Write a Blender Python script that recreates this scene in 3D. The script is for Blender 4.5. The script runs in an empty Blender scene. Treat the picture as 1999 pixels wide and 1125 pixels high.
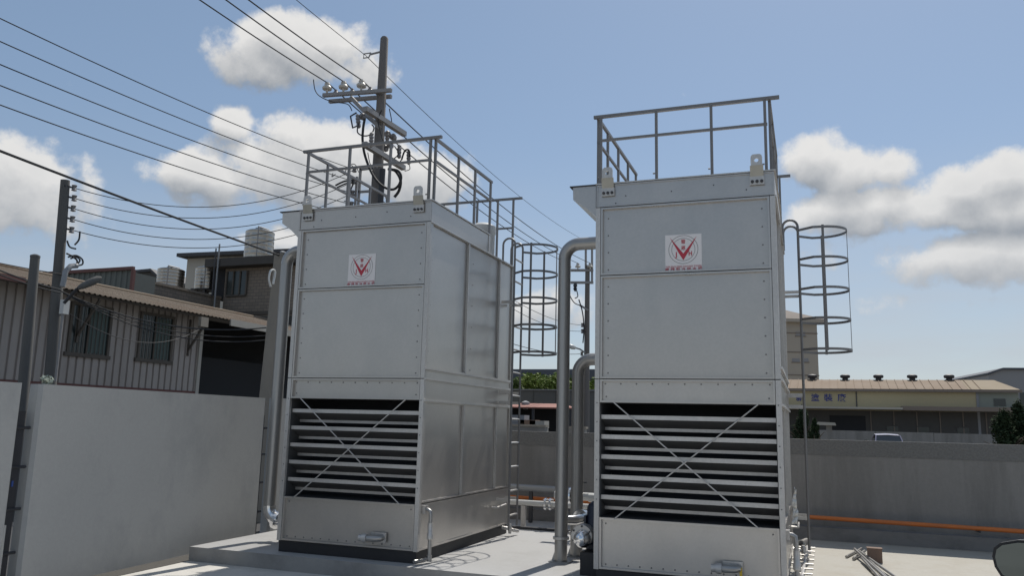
import bpy, bmesh, math, random
from mathutils import Vector, Matrix
random.seed(7)
S = bpy.context.scene
C = S.collection
R = math.radians

# ------------------------------------------------------------------ camera
FPX, PIT, ROL, YAW = 1560.0, R(9.588), R(1.389), R(20.4)
CAM = Vector((0, 0, 1.6))
_f = Vector((-math.sin(YAW) * math.cos(PIT), math.cos(YAW) * math.cos(PIT), math.sin(PIT)))
_r = Vector((math.cos(YAW), math.sin(YAW), 0))
_u = _r.cross(_f)
_cr = _r * math.cos(ROL) + _u * math.sin(ROL)
_cu = -_r * math.sin(ROL) + _u * math.cos(ROL)
cd = bpy.data.cameras.new('camera')
cam = bpy.data.objects.new('camera', cd)
C.objects.link(cam)
M4 = Matrix((_cr, _cu, -_f)).transposed().to_4x4()
M4.translation = CAM
cam.matrix_world = M4
cd.sensor_width = 36
cd.lens = 36 * FPX / 1999
cd.clip_start = .05
cd.clip_end = 3000
S.camera = cam


def ray(px, py):
    """direction in the world of a pixel of the photograph"""
    return _f + _cr * ((px - 999.5) / FPX) - _cu * ((py - 562.5) / FPX)


def at(px, py, ax, val):
    """where that direction meets the plane x, y or z = val"""
    d = ray(px, py)
    i = 'xyz'.index(ax)
    return CAM + d * ((val - CAM[i]) / d[i])


# ------------------------------------------------------------------ light
SUN_EL, SUN_AZ = R(55), R(8)          # azimuth clockwise from +Y
sdir = Vector((math.sin(SUN_AZ) * math.cos(SUN_EL), math.cos(SUN_AZ) * math.cos(SUN_EL), math.sin(SUN_EL)))
sl = bpy.data.lights.new('sun', 'SUN')
sl.energy = 3.6
sl.angle = R(.55)
sl.color = (1, .95, .87)
so = bpy.data.objects.new('sun', sl)
C.objects.link(so)
so.rotation_euler = (-sdir).to_track_quat('-Z', 'Y').to_euler()
so.location = (0, 20, 40)

S.view_settings.view_transform = 'Standard'
S.view_settings.look = 'None'
S.view_settings.exposure = .16
S.view_settings.gamma = 1
S.render.engine = 'CYCLES'
S.cycles.max_bounces = 8

w = bpy.data.worlds.new('World')
S.world = w
w.use_nodes = True
nt = w.node_tree
nt.nodes.clear()


def mk(nt, typ, **kw):
    n = nt.nodes.new(typ)
    for k, v in kw.items():
        setattr(n, k, v)
    return n


def mth(nt, op, a, b=None, c=None, clamp=False):
    n = nt.nodes.new('ShaderNodeMath')
    n.operation = op
    n.use_clamp = clamp
    for i, v in enumerate((a, b, c)):
        if v is None:
            continue
        if isinstance(v, (int, float)):
            n.inputs[i].default_value = v
        else:
            nt.links.new(v, n.inputs[i])
    return n.outputs[0]


def vdot(nt, a, vec):
    n = nt.nodes.new('ShaderNodeVectorMath')
    n.operation = 'DOT_PRODUCT'
    nt.links.new(a, n.inputs[0])
    n.inputs[1].default_value = vec
    return n.outputs['Value']


# clouds: centre and half size given by a direction in the sky, edges broken up by noise
BLOBS = [  # px, py, half width, half height, weight
    (600, 95, 140, 62, 1.05), (500, 110, 105, 60, .95), (650, 140, 110, 50, .9), (470, 130, 70, 45, .7),
    (640, 300, 150, 80, 1.1), (560, 330, 170, 75, 1.0), (420, 345, 130, 45, 1.0), (800, 345, 150, 75, 1.0), (455, 245, 42, 40, .9), (520, 385, 220, 38, .7), (900, 370, 80, 45, .6),
    (-10, 370, 150, 90, 1.05), (170, 390, 36, 75, .75), (60, 430, 160, 55, .7),
    (1545, 315, 50, 45, .95), (1605, 312, 75, 58, 1.1), (1665, 335, 75, 65, 1.1), (1735, 335, 55, 48, 1.0), (1700, 400, 140, 55, 1.05), (1810, 410, 130, 46, 1.0),
    (1965, 345, 75, 50, 1.1), (1890, 370, 75, 48, 1.05), (1935, 410, 150, 42, 1.0), (1990, 400, 100, 60, 1.0),
    (1560, 428, 50, 36, .8), (1890, 500, 130, 55, .95), (1975, 505, 120, 60, .95), (1790, 500, 90, 40, .7), (1690, 470, 120, 22, .42), (1600, 490, 80, 40, .45),
    (1710, 600, 90, 26, .5), (1960, 588, 120, 20, .48),
    (545, 470, 80, 36, .75), (1090, 600, 130, 45, .7),
    (1010, 420, 60, 40, .4), (1340, 185, 50, 16, .40)]
g = bpy.data.node_groups.new('cloud_density', 'ShaderNodeTree')
g.interface.new_socket('Vector', in_out='INPUT', socket_type='NodeSocketVector')
g.interface.new_socket('Density', in_out='OUTPUT', socket_type='NodeSocketFloat')
g.interface.new_socket('Body', in_out='OUTPUT', socket_type='NodeSocketFloat')
gi = g.nodes.new('NodeGroupInput')
go = g.nodes.new('NodeGroupOutput')
dv = gi.outputs[0]
mx = None
for (px, py, rx, ry, wt) in BLOBS:
    d = ray(px, py).normalized()
    rr = d.cross(Vector((0, 0, 1))).normalized()
    uu = rr.cross(d).normalized()
    a = vdot(g, dv, rr * (FPX / rx))
    b = vdot(g, dv, uu * (FPX / ry))
    q = mth(g, 'ADD', mth(g, 'MULTIPLY', a, a), mth(g, 'MULTIPLY', b, b))
    m = mth(g, 'MULTIPLY_ADD', q, -.55 * wt, wt)
    mx = m if mx is None else mth(g, 'SMOOTH_MAX', mx, m, .12)
mx = mth(g, 'MULTIPLY', mth(g, 'MAXIMUM', mx, 0.0), mth(g, 'GREATER_THAN', vdot(g, dv, _f), .3))
# flat-layer coordinates so that clouds shrink towards the horizon, all round the sky
sp = g.nodes.new('ShaderNodeSeparateXYZ')
g.links.new(dv, sp.inputs[0])
n1 = mk(g, 'ShaderNodeTexNoise')
n1.inputs['Scale'].default_value = 10.0
n1.inputs['Detail'].default_value = 9
n1.inputs['Roughness'].default_value = .62
g.links.new(dv, n1.inputs['Vector'])
n2 = mk(g, 'ShaderNodeTexNoise')
n2.inputs['Scale'].default_value = 2.3
n2.inputs['Detail'].default_value = 2
g.links.new(dv, n2.inputs['Vector'])
n3 = mk(g, 'ShaderNodeTexVoronoi', feature='SMOOTH_F1')
n3.inputs['Scale'].default_value = 26
g.links.new(dv, n3.inputs['Vector'])
# the same sort of clouds where the frame does not reach
n4 = mk(g, 'ShaderNodeTexNoise')
n4.inputs['Scale'].default_value = 38
n4.inputs['Detail'].default_value = 5
n4.inputs['Roughness'].default_value = .6
g.links.new(dv, n4.inputs['Vector'])
away = mth(g, 'LESS_THAN', vdot(g, dv, _f), .80)
other = mth(g, 'MULTIPLY', mth(g, 'MULTIPLY', mth(g, 'SUBTRACT', n2.outputs[0], .46), 4.0, clamp=True), away)
base = mth(g, 'MAXIMUM', mx, other)
de = mth(g, 'ADD', base, mth(g, 'MULTIPLY', mth(g, 'SUBTRACT', n1.outputs[0], .5), 1.55))
de = mth(g, 'ADD', de, mth(g, 'MULTIPLY', mth(g, 'SUBTRACT', .35, n3.outputs['Distance']), .45))
de = mth(g, 'ADD', de, mth(g, 'MULTIPLY', mth(g, 'SUBTRACT', n4.outputs[0], .5), .55))
g.links.new(de, go.inputs[0])
g.links.new(base, go.inputs[1])

tc = mk(nt, 'ShaderNodeTexCoord')
sky = mk(nt, 'ShaderNodeTexSky', sky_type='NISHITA')
sky.sun_disc = False
sky.sun_elevation = SUN_EL
sky.sun_rotation = SUN_AZ
sky.altitude = 50
sky.air_density = 1.0
sky.dust_density = .55
sky.ozone_density = 1.0
SKYK = .084
skc = mk(nt, 'ShaderNodeVectorMath', operation='SCALE')
nt.links.new(sky.outputs[0], skc.inputs[0])
skc.inputs['Scale'].default_value = SKYK
hsv = mk(nt, 'ShaderNodeHueSaturation')
hsv.inputs['Saturation'].default_value = 1.0
veil = mk(nt, 'ShaderNodeMix', data_type='RGBA')      # thin high haze evens the blue out
veil.inputs['Factor'].default_value = .36
veil.inputs['B'].default_value = (.285, .40, .55, 1)
nt.links.new(skc.outputs[0], veil.inputs['A'])
nt.links.new(veil.outputs['Result'], hsv.inputs['Color'])


def dens(off):
    add = mk(nt, 'ShaderNodeVectorMath', operation='ADD')
    nt.links.new(tc.outputs['Generated'], add.inputs[0])
    add.inputs[1].default_value = off
    gn = nt.nodes.new('ShaderNodeGroup')
    gn.node_tree = g
    nt.links.new(add.outputs[0], gn.inputs[0])
    return gn.outputs[0], gn.outputs[1]


d0, b0 = dens((0, 0, 0))
d1, b1 = dens(tuple(Vector((sdir.x * .3, sdir.y * .3, 1)).normalized() * .024))
mask = mk(nt, 'ShaderNodeMapRange', interpolation_type='SMOOTHSTEP')
nt.links.new(d0, mask.inputs[0])
mask.inputs[1].default_value = .38
mask.inputs[2].default_value = .74
lit = mth(nt, 'ADD', mth(nt, 'MULTIPLY_ADD', mth(nt, 'SUBTRACT', d0, d1), .75, .60), mth(nt, 'MULTIPLY', mth(nt, 'SUBTRACT', b0, b1), .9), clamp=True)
thick = mk(nt, 'ShaderNodeMapRange')
nt.links.new(d0, thick.inputs[0])
thick.inputs[1].default_value = .8
thick.inputs[2].default_value = 1.9
lit2 = mth(nt, 'SUBTRACT', lit, mth(nt, 'MULTIPLY', thick.outputs[0], .35), clamp=True)
cc = mk(nt, 'ShaderNodeMix', data_type='RGBA')
cc.inputs['A'].default_value = (.25, .27, .295, 1)
cc.inputs['B'].default_value = (.74, .725, .70, 1)
nt.links.new(lit2, cc.inputs['Factor'])
mixc = mk(nt, 'ShaderNodeMix', data_type='RGBA')
nt.links.new(mth(nt, 'MULTIPLY', mask.outputs[0], .92), mixc.inputs['Factor'])
nt.links.new(hsv.outputs[0], mixc.inputs['A'])
nt.links.new(cc.outputs['Result'], mixc.inputs['B'])
# thin grey stratus low over the horizon, all round
sz = mk(nt, 'ShaderNodeSeparateXYZ')
nt.links.new(tc.outputs['Generated'], sz.inputs[0])
mpz = mk(nt, 'ShaderNodeMapping')
mpz.inputs['Scale'].default_value = (3, 3, 14)
nt.links.new(tc.outputs['Generated'], mpz.inputs[0])
ns = mk(nt, 'ShaderNodeTexNoise')
ns.inputs['Scale'].default_value = 1.6
ns.inputs['Detail'].default_value = 6
nt.links.new(mpz.outputs[0], ns.inputs['Vector'])
low = mk(nt, 'ShaderNodeMapRange', interpolation_type='SMOOTHSTEP')
nt.links.new(sz.outputs[2], low.inputs[0])
low.inputs[1].default_value = .36
low.inputs[2].default_value = .02
hz = mth(nt, 'MULTIPLY', low.outputs[0], mth(nt, 'MULTIPLY_ADD', ns.outputs[0], 1.3, -.12, clamp=True))
mixh = mk(nt, 'ShaderNodeMix', data_type='RGBA')
nt.links.new(mth(nt, 'MULTIPLY', hz, 1.0), mixh.inputs['Factor'])
nt.links.new(mixc.outputs['Result'], mixh.inputs['A'])
mixh.inputs['B'].default_value = (.46, .485, .525, 1)
bg = mk(nt, 'ShaderNodeBackground')
bg.inputs['Strength'].default_value = 1.0
nt.links.new(mixh.outputs['Result'], bg.inputs['Color'])
wo = mk(nt, 'ShaderNodeOutputWorld')
nt.links.new(bg.outputs[0], wo.inputs[0])

# ------------------------------------------------------------------ materials
MATS = {}


def mat(name, col, rough=.6, metal=0., var=.12, vs=6., bump=0., bs=60., stretch=(1, 1, 1), dirt=None, dirt_amt=.4, dirt_s=1.5, spec=.5, spangle=0., grit=0., dlo=.47, dhi=.72):
    m = bpy.data.materials.new(name)
    m.use_nodes = True
    t = m.node_tree
    b = t.nodes['Principled BSDF']
    geo = mk(t, 'ShaderNodeNewGeometry')
    mp = mk(t, 'ShaderNodeMapping')
    mp.inputs['Scale'].default_value = stretch
    t.links.new(geo.outputs['Position'], mp.inputs[0])
    n = mk(t, 'ShaderNodeTexNoise')
    n.inputs['Scale'].default_value = vs
    n.inputs['Detail'].default_value = 6
    n.inputs['Roughness'].default_value = .62
    t.links.new(mp.outputs[0], n.inputs['Vector'])
    fac = mth(t, 'ADD', 1 - var, mth(t, 'MULTIPLY', n.outputs[0], 2 * var))
    if spangle:
        v = mk(t, 'ShaderNodeTexVoronoi')
        v.inputs['Scale'].default_value = 55
        t.links.new(geo.outputs['Position'], v.inputs['Vector'])
        bw = mk(t, 'ShaderNodeRGBToBW')
        t.links.new(v.outputs['Color'], bw.inputs[0])
        fac = mth(t, 'ADD', fac, mth(t, 'MULTIPLY', mth(t, 'SUBTRACT', bw.outputs[0], .5), spangle))
    if name.startswith('galv') or name in ('tile_wall', 'shed_wall'):
        oi_ = mk(t, 'ShaderNodeObjectInfo')
        fac = mth(t, 'MULTIPLY', fac, mth(t, 'MULTIPLY_ADD', oi_.outputs['Random'], .14, .93))
    if grit:
        gn_ = mk(t, 'ShaderNodeTexNoise')
        gn_.inputs['Scale'].default_value = 26
        gn_.inputs['Detail'].default_value = 8
        gn_.inputs['Roughness'].default_value = .75
        t.links.new(geo.outputs['Position'], gn_.inputs['Vector'])
        fac = mth(t, 'MULTIPLY', fac, mth(t, 'MULTIPLY_ADD', gn_.outputs[0], 2 * grit, 1 - grit))
    c = mk(t, 'ShaderNodeVectorMath', operation='SCALE')
    c.inputs[0].default_value = col
    t.links.new(fac, c.inputs['Scale'])
    outc = c.outputs[0]
    if dirt:
        n2 = mk(t, 'ShaderNodeTexNoise')
        n2.inputs['Scale'].default_value = dirt_s
        n2.inputs['Detail'].default_value = 8
        n2.inputs['Roughness'].default_value = .68
        t.links.new(mp.outputs[0], n2.inputs['Vector'])
        mr = mk(t, 'ShaderNodeMapRange')
        mr.inputs[1].default_value = dlo
        mr.inputs[2].default_value = dhi
        mr.inputs[4].default_value = dirt_amt
        t.links.new(n2.outputs[0], mr.inputs[0])
        x = mk(t, 'ShaderNodeMix', data_type='RGBA')
        t.links.new(mr.outputs[0], x.inputs['Factor'])
        t.links.new(outc, x.inputs['A'])
        x.inputs['B'].default_value = (*dirt, 1)
        outc = x.outputs['Result']
    t.links.new(outc, b.inputs['Base Color'])
    b.inputs['Metallic'].default_value = metal
    b.inputs['Specular IOR Level'].default_value = spec
    rr = mth(t, 'ADD', rough - .08, mth(t, 'MULTIPLY', n.outputs[0], .16))
    t.links.new(rr, b.inputs['Roughness'])
    if bump:
        nb = mk(t, 'ShaderNodeTexNoise')
        nb.inputs['Scale'].default_value = bs
        nb.inputs['Detail'].default_value = 4
        t.links.new(mp.outputs[0], nb.inputs['Vector'])
        bp = mk(t, 'ShaderNodeBump')
        bp.inputs['Strength'].default_value = bump
        bp.inputs['Distance'].default_value = .01
        t.links.new(nb.outputs[0], bp.inputs['Height'])
        t.links.new(bp.outputs[0], b.inputs['Normal'])
    MATS[name] = m
    return m


mat('galv', (.51, .495, .475), .40, .50, .12, 3., .10, 6, (1, 1, .45), dirt=(.36, .355, .35), dirt_amt=.5, dirt_s=2.2, spangle=.12)
mat('galv_panel', (.47, .45, .425), .31, .66, .12, 1.7, .40, 1.5, (1, 1, .7), dirt=(.36, .355, .345), dirt_amt=.40, dirt_s=1.3, spangle=.06)
mat('galv_rail', (.19, .186, .186), .5, .4, .15, 12., .0)
mat('pipe_steel', (.36, .355, .345), .36, .7, .15, 4., .04, 30, (1, 1, .3), dirt=(.28, .275, .27), dirt_amt=.5, dirt_s=3)
mat('chrome', (.78, .78, .78), .18, 1., .06, 10)
mat('black_rubber', (.018, .019, .022), .6, 0, .25, 10, .2)
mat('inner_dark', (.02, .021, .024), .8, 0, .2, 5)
mat('zinc_yellow', (.38, .365, .32), .45, .5, .15, 20)
mat('sticker', (.68, .66, .66), .5, 0, .04, 10)
mat('red_print', (.42, .03, .055), .5, 0, .08, 20)
mat('black_print', (.03, .028, .03), .5, 0, .1, 20)
mat('slab', (.39, .39, .388), .6, 0, .06, 2.5, .15, 60, dirt=(.29, .285, .27), dirt_amt=.6, dirt_s=1.4, grit=.14)
mat('slab_right', (.385, .365, .318), .75, 0, .07, 2, .2, 50, dirt=(.32, .285, .225), dirt_amt=.75, dirt_s=1.9, grit=.16)
mat('ground', (.60, .58, .54), .85, 0, .10, 3, .3, 40, dirt=(.30, .29, .27), dirt_amt=.6, dirt_s=1.2, grit=.14)
mat('earth', (.20, .19, .165), .95, 0, .2, .3)
mat('asphalt', (.055, .055, .056), .9, 0, .2, 2, .3)
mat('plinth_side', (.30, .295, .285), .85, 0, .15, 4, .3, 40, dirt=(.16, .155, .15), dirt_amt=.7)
mat('white_wall', (.33, .338, .338), .85, 0, .05, 1.6, .07, 45, (1, 1, .7), dirt=(.235, .247, .252), dirt_amt=.8, dirt_s=1.0, grit=.10)
mat('concrete', (.235, .228, .218), .9, 0, .2, 3.2, .35, 30, (1, 1, .14), dirt=(.13, .126, .118), dirt_amt=.62, dirt_s=1.8, grit=.15, dlo=.44, dhi=.68)
mat('concrete_rough', (.17, .168, .162), .95, 0, .45, 38, .9, 34)
mat('footing', (.21, .205, .20), .9, 0, .15, 3, .3, 30, (1, 1, 1.8), dirt=(.09, .088, .085), dirt_amt=.85, dirt_s=1.3)
mat('old_concrete', (.30, .265, .22), .9, 0, .15, 6, .35, 40, (1, 1, .4), dirt=(.14, .135, .125), dirt_amt=.6)
mat('wood_pole', (.155, .14, .13), .85, 0, .2, 14, .5, 30, (1, 1, .12))
mat('pole_grey', (.115, .112, .106), .8, 0, .18, 8, .25, 30, (1, 1, .3), dirt=(.09, .09, .09), dirt_amt=.6)
mat('dark_steel', (.055, .055, .06), .6, .3, .2, 10)
mat('arm_steel', (.30, .29, .285), .6, .4, .2, 12)
mat('porcelain', (.55, .52, .47), .3, 0, .1, 20)
mat('grey_porcelain', (.22, .21, .21), .35, 0, .1, 20)
mat('cable', (.02, .02, .022), .7, 0, .1, 20)
mat('cable_thick', (.03, .03, .032), .7, 0, .1, 20)
mat('orange_pipe', (.56, .155, .03), .5, 0, .12, 6, dirt=(.35, .12, .05), dirt_amt=.5, dirt_s=4)
mat('white_pipe', (.52, .52, .50), .45, 0, .06, 8)
mat('grey_pipe', (.27, .275, .28), .5, .2, .08, 8)
mat('blue_motor', (.010, .016, .032), .4, .1, .1, 10)
mat('shed_wall', (.38, .34, .31), .7, .1, .14, 4, 0, 30, (1, 1, .2), dirt=(.27, .235, .21), dirt_amt=.6, dirt_s=1.3)
mat('roof_rust', (.21, .165, .12), .85, .1, .16, 2, .2, 20, (.4, 1, .4), dirt=(.17, .095, .055), dirt_amt=.75, dirt_s=.9)
mat('red_trim', (.13, .055, .048), .7, 0, .2, 5)
mat('dark_timber', (.10, .085, .07), .8, 0, .2, 10)
mat('window_glass', (.035, .045, .045), .12, 0, .15, 3)
mat('curtain', (.10, .13, .12), .9, 0, .2, 8, 0, 30, (1, 1, .1))
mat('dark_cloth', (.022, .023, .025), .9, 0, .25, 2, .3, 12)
mat('green_sheet', (.12, .13, .12), .7, .1, .15, 2)
mat('beige_sheet', (.40, .375, .33), .7, .1, .1, 2)
mat('tile_wall', (.22, .185, .15), .8, 0, .1, 3)
mat('dark_conc', (.07, .065, .06), .9, 0, .25, 2)
mat('tank', (.40, .37, .33), .28, 1., .06, 2, dirt=(.22, .19, .16), dirt_amt=.6, dirt_s=1.2)
mat('factory_wall', (.46, .39, .24), .8, .0, .06, .4)
mat('factory_green', (.26, .275, .235), .8, 0, .06, .5)
mat('factory_roof', (.19, .128, .078), .8, 0, .06, .4)
mat('factory_roof2', (.22, .165, .098), .8, 0, .06, .4)
mat('factory_dark', (.085, .08, .075), .85, 0, .2, .5)
mat('sign_blue', (.045, .06, .23), .6, 0, .05, 5)
mat('beige_block', (.38, .34, .29), .85, 0, .05, .3)
mat('block_roof', (.20, .165, .14), .85, 0, .08, .5)
mat('grey_sheet', (.25, .25, .26), .7, 0, .05, .3)
mat('navy_roof', (.07, .08, .10), .7, 0, .08, .5)
mat('red_roof', (.30, .13, .10), .8, 0, .12, .8)
mat('grey_wall_far', (.13, .13, .125), .9, 0, .15, .8)
mat('brick_far', (.26, .17, .12), .9, 0, .2, 3)
mat('bark', (.09, .07, .055), .9, 0, .2, 10, .5)
mat('leaf_a', (.14, .19, .04), .7, 0, .35, 1.2, spec=.2)
mat('leaf_b', (.075, .11, .03), .7, 0, .35, 1.2, spec=.2)
mat('conifer', (.035, .052, .026), .9, 0, .35, 2, spec=.1)
mat('car_paint', (.055, .05, .055), .25, .3, .03, 4)
mat('car_paint_far', (.30, .27, .34), .25, .3, .03, 4)
mat('car_glass', (.02, .025, .03), .06, 0, .03, 4)
mat('mirror_glass', (.10, .115, .115), .05, 1., .03, 4)
mat('tyre', (.02, .02, .02), .8, 0, .1, 10)
mat('brown_block', (.24, .16, .12), .85, 0, .2, 8, .3, dirt=(.12, .1, .09), dirt_amt=.6, dirt_s=8)
mat('film', (.60, .60, .58), .35, 0, .1, 10)
mat('yellow_tag', (.62, .42, .03), .5, 0, .1, 10)
mat('lamp_white', (.60, .60, .58), .4, 0, .05, 10)
mat('plant_pale', (.32, .36, .30), .7, 0, .3, 15)
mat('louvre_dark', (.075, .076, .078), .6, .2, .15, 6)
mat('dark_ground_strip', (.085, .08, .072), .95, 0, .3, 9, .6, 40, grit=.3)
mat('blue_tape', (.05, .10, .35), .5, 0, .1, 10)

# tile joints on the brown building
t = MATS['tile_wall'].node_tree
b = t.nodes['Principled BSDF']
br = mk(t, 'ShaderNodeTexBrick')
br.inputs['Color1'].default_value = (.245, .20, .16, 1)
br.inputs['Color2'].default_value = (.205, .17, .135, 1)
br.inputs['Mortar'].default_value = (.13, .115, .10, 1)
br.inputs['Scale'].default_value = 1.
br.inputs['Brick Width'].default_value = .30
br.inputs['Row Height'].default_value = .14
br.inputs['Mortar Size'].default_value = .012
geo = mk(t, 'ShaderNodeNewGeometry')
sx = mk(t, 'ShaderNodeSeparateXYZ')
cx = mk(t, 'ShaderNodeCombineXYZ')
t.links.new(geo.outputs['Position'], sx.inputs[0])
t.links.new(mth(t, 'ADD', sx.outputs[0], sx.outputs[1]), cx.inputs[0])
t.links.new(sx.outputs[2], cx.inputs[1])
t.links.new(cx.outputs[0], br.inputs['Vector'])
t.links.new(br.outputs['Color'], b.inputs['Base Color'])


# ------------------------------------------------------------------ mesh helpers
class MB:
    def __init__(s):
        s.v = []
        s.f = []

    def box(s, x0, x1, y0, y1, z0, z1, rot=None, piv=None):
        i = len(s.v)
        P = [Vector((x, y, z)) for z in (z0, z1) for y in (y0, y1) for x in (x0, x1)]
        if rot:
            p0 = Vector(piv) if piv else Vector(((x0 + x1) / 2, (y0 + y1) / 2, (z0 + z1) / 2))
            P = [rot @ (p - p0) + p0 for p in P]
        s.v += [tuple(p) for p in P]
        s.f += [tuple(i + k for k in q) for q in ((0, 2, 3, 1), (4, 5, 7, 6), (0, 1, 5, 4), (2, 6, 7, 3), (0, 4, 6, 2), (1, 3, 7, 5))]
        return s

    def quad(s, *p):
        i = len(s.v)
        s.v += [tuple(q) for q in p]
        s.f.append(tuple(range(i, i + len(p))))
        return s

    def tube(s, pts, r, n=10, caps=True, closed=False):
        pts = [Vector(p) for p in pts]
        m = len(pts)
        rs = r if isinstance(r, (list, tuple)) else [r] * m
        i0 = len(s.v)
        ref = None
        for k, p in enumerate(pts):
            if closed:
                t = pts[(k + 1) % m] - pts[k - 1]
            else:
                t = pts[min(k + 1, m - 1)] - pts[max(k - 1, 0)]
            t.normalize()
            if ref is None:
                ref = Vector((0, 0, 1)) if abs(t.z) < .9 else Vector((1, 0, 0))
            a = (ref - t * ref.dot(t)).normalized()
            ref = a
            b = t.cross(a)
            for j in range(n):
                an = 2 * math.pi * j / n + (math.pi / 4 if n == 4 else 0)
                s.v.append(tuple(p + (a * math.cos(an) + b * math.sin(an)) * rs[k]))
        for k in range(m if closed else m - 1):
            a0 = i0 + k * n
            b0 = i0 + ((k + 1) % m) * n
            for j in range(n):
                s.f.append((a0 + j, a0 + (j + 1) % n, b0 + (j + 1) % n, b0 + j))
        if caps and not closed:
            s.f.append(tuple(i0 + j for j in reversed(range(n))))
            s.f.append(tuple(i0 + (m - 1) * n + j for j in range(n)))
        return s

    def prism(s, poly, ax, a, b):
        """poly: 2-D outline in the two axes other than ax, extruded from a to b"""
        n = len(poly)
        i = len(s.v)
        for val in (a, b):
            for (p, q) in poly:
                s.v.append({'x': (val, p, q), 'y': (p, val, q), 'z': (p, q, val)}[ax])
        s.f.append(tuple(i + k for k in range(n)))
        s.f.append(tuple(i + n + k for k in reversed(range(n))))
        for k in range(n):
            s.f.append((i + k, i + n + k, i + n + (k + 1) % n, i + (k + 1) % n))
        return s

    def lathe(s, c, ax, prof, n=20):
        """prof: (distance along ax, radius) pairs from c"""
        c = Vector(c)
        ax = Vector(ax).normalized()
        return s.tube([c + ax * h for h, _ in prof], [max(r, 1e-4) for _, r in prof], n)

    def build(s, name, m, parent=None, smooth=False):
        me = bpy.data.meshes.new(name)
        me.from_pydata(s.v, [], s.f)
        bm = bmesh.new()
        bm.from_mesh(me)
        bmesh.ops.recalc_face_normals(bm, faces=bm.faces)
        bm.to_mesh(me)
        bm.free()
        if m:
            me.materials.append(MATS[m] if isinstance(m, str) else m)
        if smooth:
            for p in me.polygons:
                p.use_smooth = True
            try:
                me.set_sharp_from_angle(angle=R(40))
            except Exception:
                pass
        o = bpy.data.objects.new(name, me)
        C.objects.link(o)
        if parent:
            o.parent = parent
        return o


def dom(name, mesh, parent):
    """another piece that shares mesh data"""
    o = bpy.data.objects.new(name, mesh)
    C.objects.link(o)
    o.parent = parent
    return o


def tag(o, label=None, cat=None, group=None, kind=None):
    if label:
        o['label'] = label
    if cat:
        o['category'] = cat
    if group:
        o['group'] = group
    if kind:
        o['kind'] = kind
    return o


def thing(name, loc, label, cat, group=None, rz=0):
    o = bpy.data.objects.new(name, None)
    C.objects.link(o)
    o.location = loc
    o.rotation_euler[2] = rz
    o.empty_display_size = .1
    return tag(o, label, cat, group)


def copy_tree(o, parent=None):
    c = o.copy()
    C.objects.link(c)
    c.parent = parent
    for ch in list(o.children):
        copy_tree(ch, c)
    return c


def arc(c, a, b, r, t0, t1, n=10):
    c, a, b = Vector(c), Vector(a), Vector(b)
    return [c + (a * math.cos(t0 + (t1 - t0) * k / n) + b * math.sin(t0 + (t1 - t0) * k / n)) * r for k in range(n + 1)]


def text_mesh(s, size, m, name, parent, mtx, bold=0.0):
    cu = bpy.data.curves.new('txt', 'FONT')
    cu.body = s
    cu.size = size
    cu.align_x = 'CENTER'
    cu.align_y = 'CENTER'
    cu.offset = bold
    cu.resolution_u = 3
    o = bpy.data.objects.new('txt', cu)
    C.objects.link(o)
    bpy.context.view_layer.update()
    dg = bpy.context.evaluated_depsgraph_get()
    me = bpy.data.meshes.new_from_object(o.evaluated_get(dg))
    bpy.data.objects.remove(o)
    me.transform(mtx)
    me.materials.clear()
    me.materials.append(MATS[m])
    me.name = name
    r = bpy.data.objects.new(name, me)
    C.objects.link(r)
    r.parent = parent
    return r


SLAB = .16
# ------------------------------------------------------------------ the setting
MB().quad((-900, -300, 0), (900, -300, 0), (900, 1500, 0), (-900, 1500, 0)).build('ground', 'earth')['kind'] = 'structure'
MB().box(-7.2, 14, -12, 11.9, .0005, .006).build('yard_pavement', 'ground')['kind'] = 'structure'
MB().box(-16, -7.3, -12, 60, .0005, .008).build('lane', 'asphalt')['kind'] = 'structure'
o = MB().box(-6.5, -1.0, 7.43, 11.76, .005, SLAB).build('concrete_slab', 'slab')
o['kind'] = 'structure'
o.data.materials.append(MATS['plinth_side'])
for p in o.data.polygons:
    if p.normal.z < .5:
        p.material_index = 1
o = MB().box(-.996, 12, 7.43, 11.76, .005, SLAB - .002).build('concrete_apron', 'slab_right')
o['kind'] = 'structure'

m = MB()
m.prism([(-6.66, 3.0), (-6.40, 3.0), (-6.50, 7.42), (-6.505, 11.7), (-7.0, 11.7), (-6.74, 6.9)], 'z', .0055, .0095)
m.build('dark_ground_strip', 'dark_ground_strip')['kind'] = 'structure'  # thin strip of darker colour laid on the ground beside the white walls

# ------------------------------------------------------------------ cooling towers
W, D = 1.705, 2.666
ZB, ZO, ZT, Z3, Z2, ZD, ZU = .119, .591, 1.65, 1.878, 2.891, 3.585, 3.833
UD = 1.72                                # depth of the raised fan deck


def pan(a0, a1, z0, z1, face, rec=.034, fl=.018, ribs=()):
    """a sheet pan: turned-out flanges round a recessed sheet. face: 'F' front, 'R' right, 'L' left, 'B' back"""
    m = MB()
    g = .0045
    a0 += g
    a1 -= g
    z0 += g
    z1 -= g
    parts = [(a0 + fl, a1 - fl, z0 + fl, z1 - fl, rec, rec + .004), (a0, a0 + fl, z0, z1, .002, rec + .006), (a1 - fl, a1, z0, z1, .002, rec + .006),
             (a0 + fl, a1 - fl, z0, z0 + fl, .002, rec + .006), (a0 + fl, a1 - fl, z1 - fl, z1, .002, rec + .006)]
    for (p, q, r, s_, d0, d1) in parts:
        if face == 'F':
            m.box(p, q, d0, d1, r, s_)
        elif face == 'B':
            m.box(p, q, D - d1, D - d0, r, s_)
        elif face == 'R':
            m.box(W - d1, W - d0, p, q, r, s_)
        else:
            m.box(d0, d1, p, q, r, s_)
    return m


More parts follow.
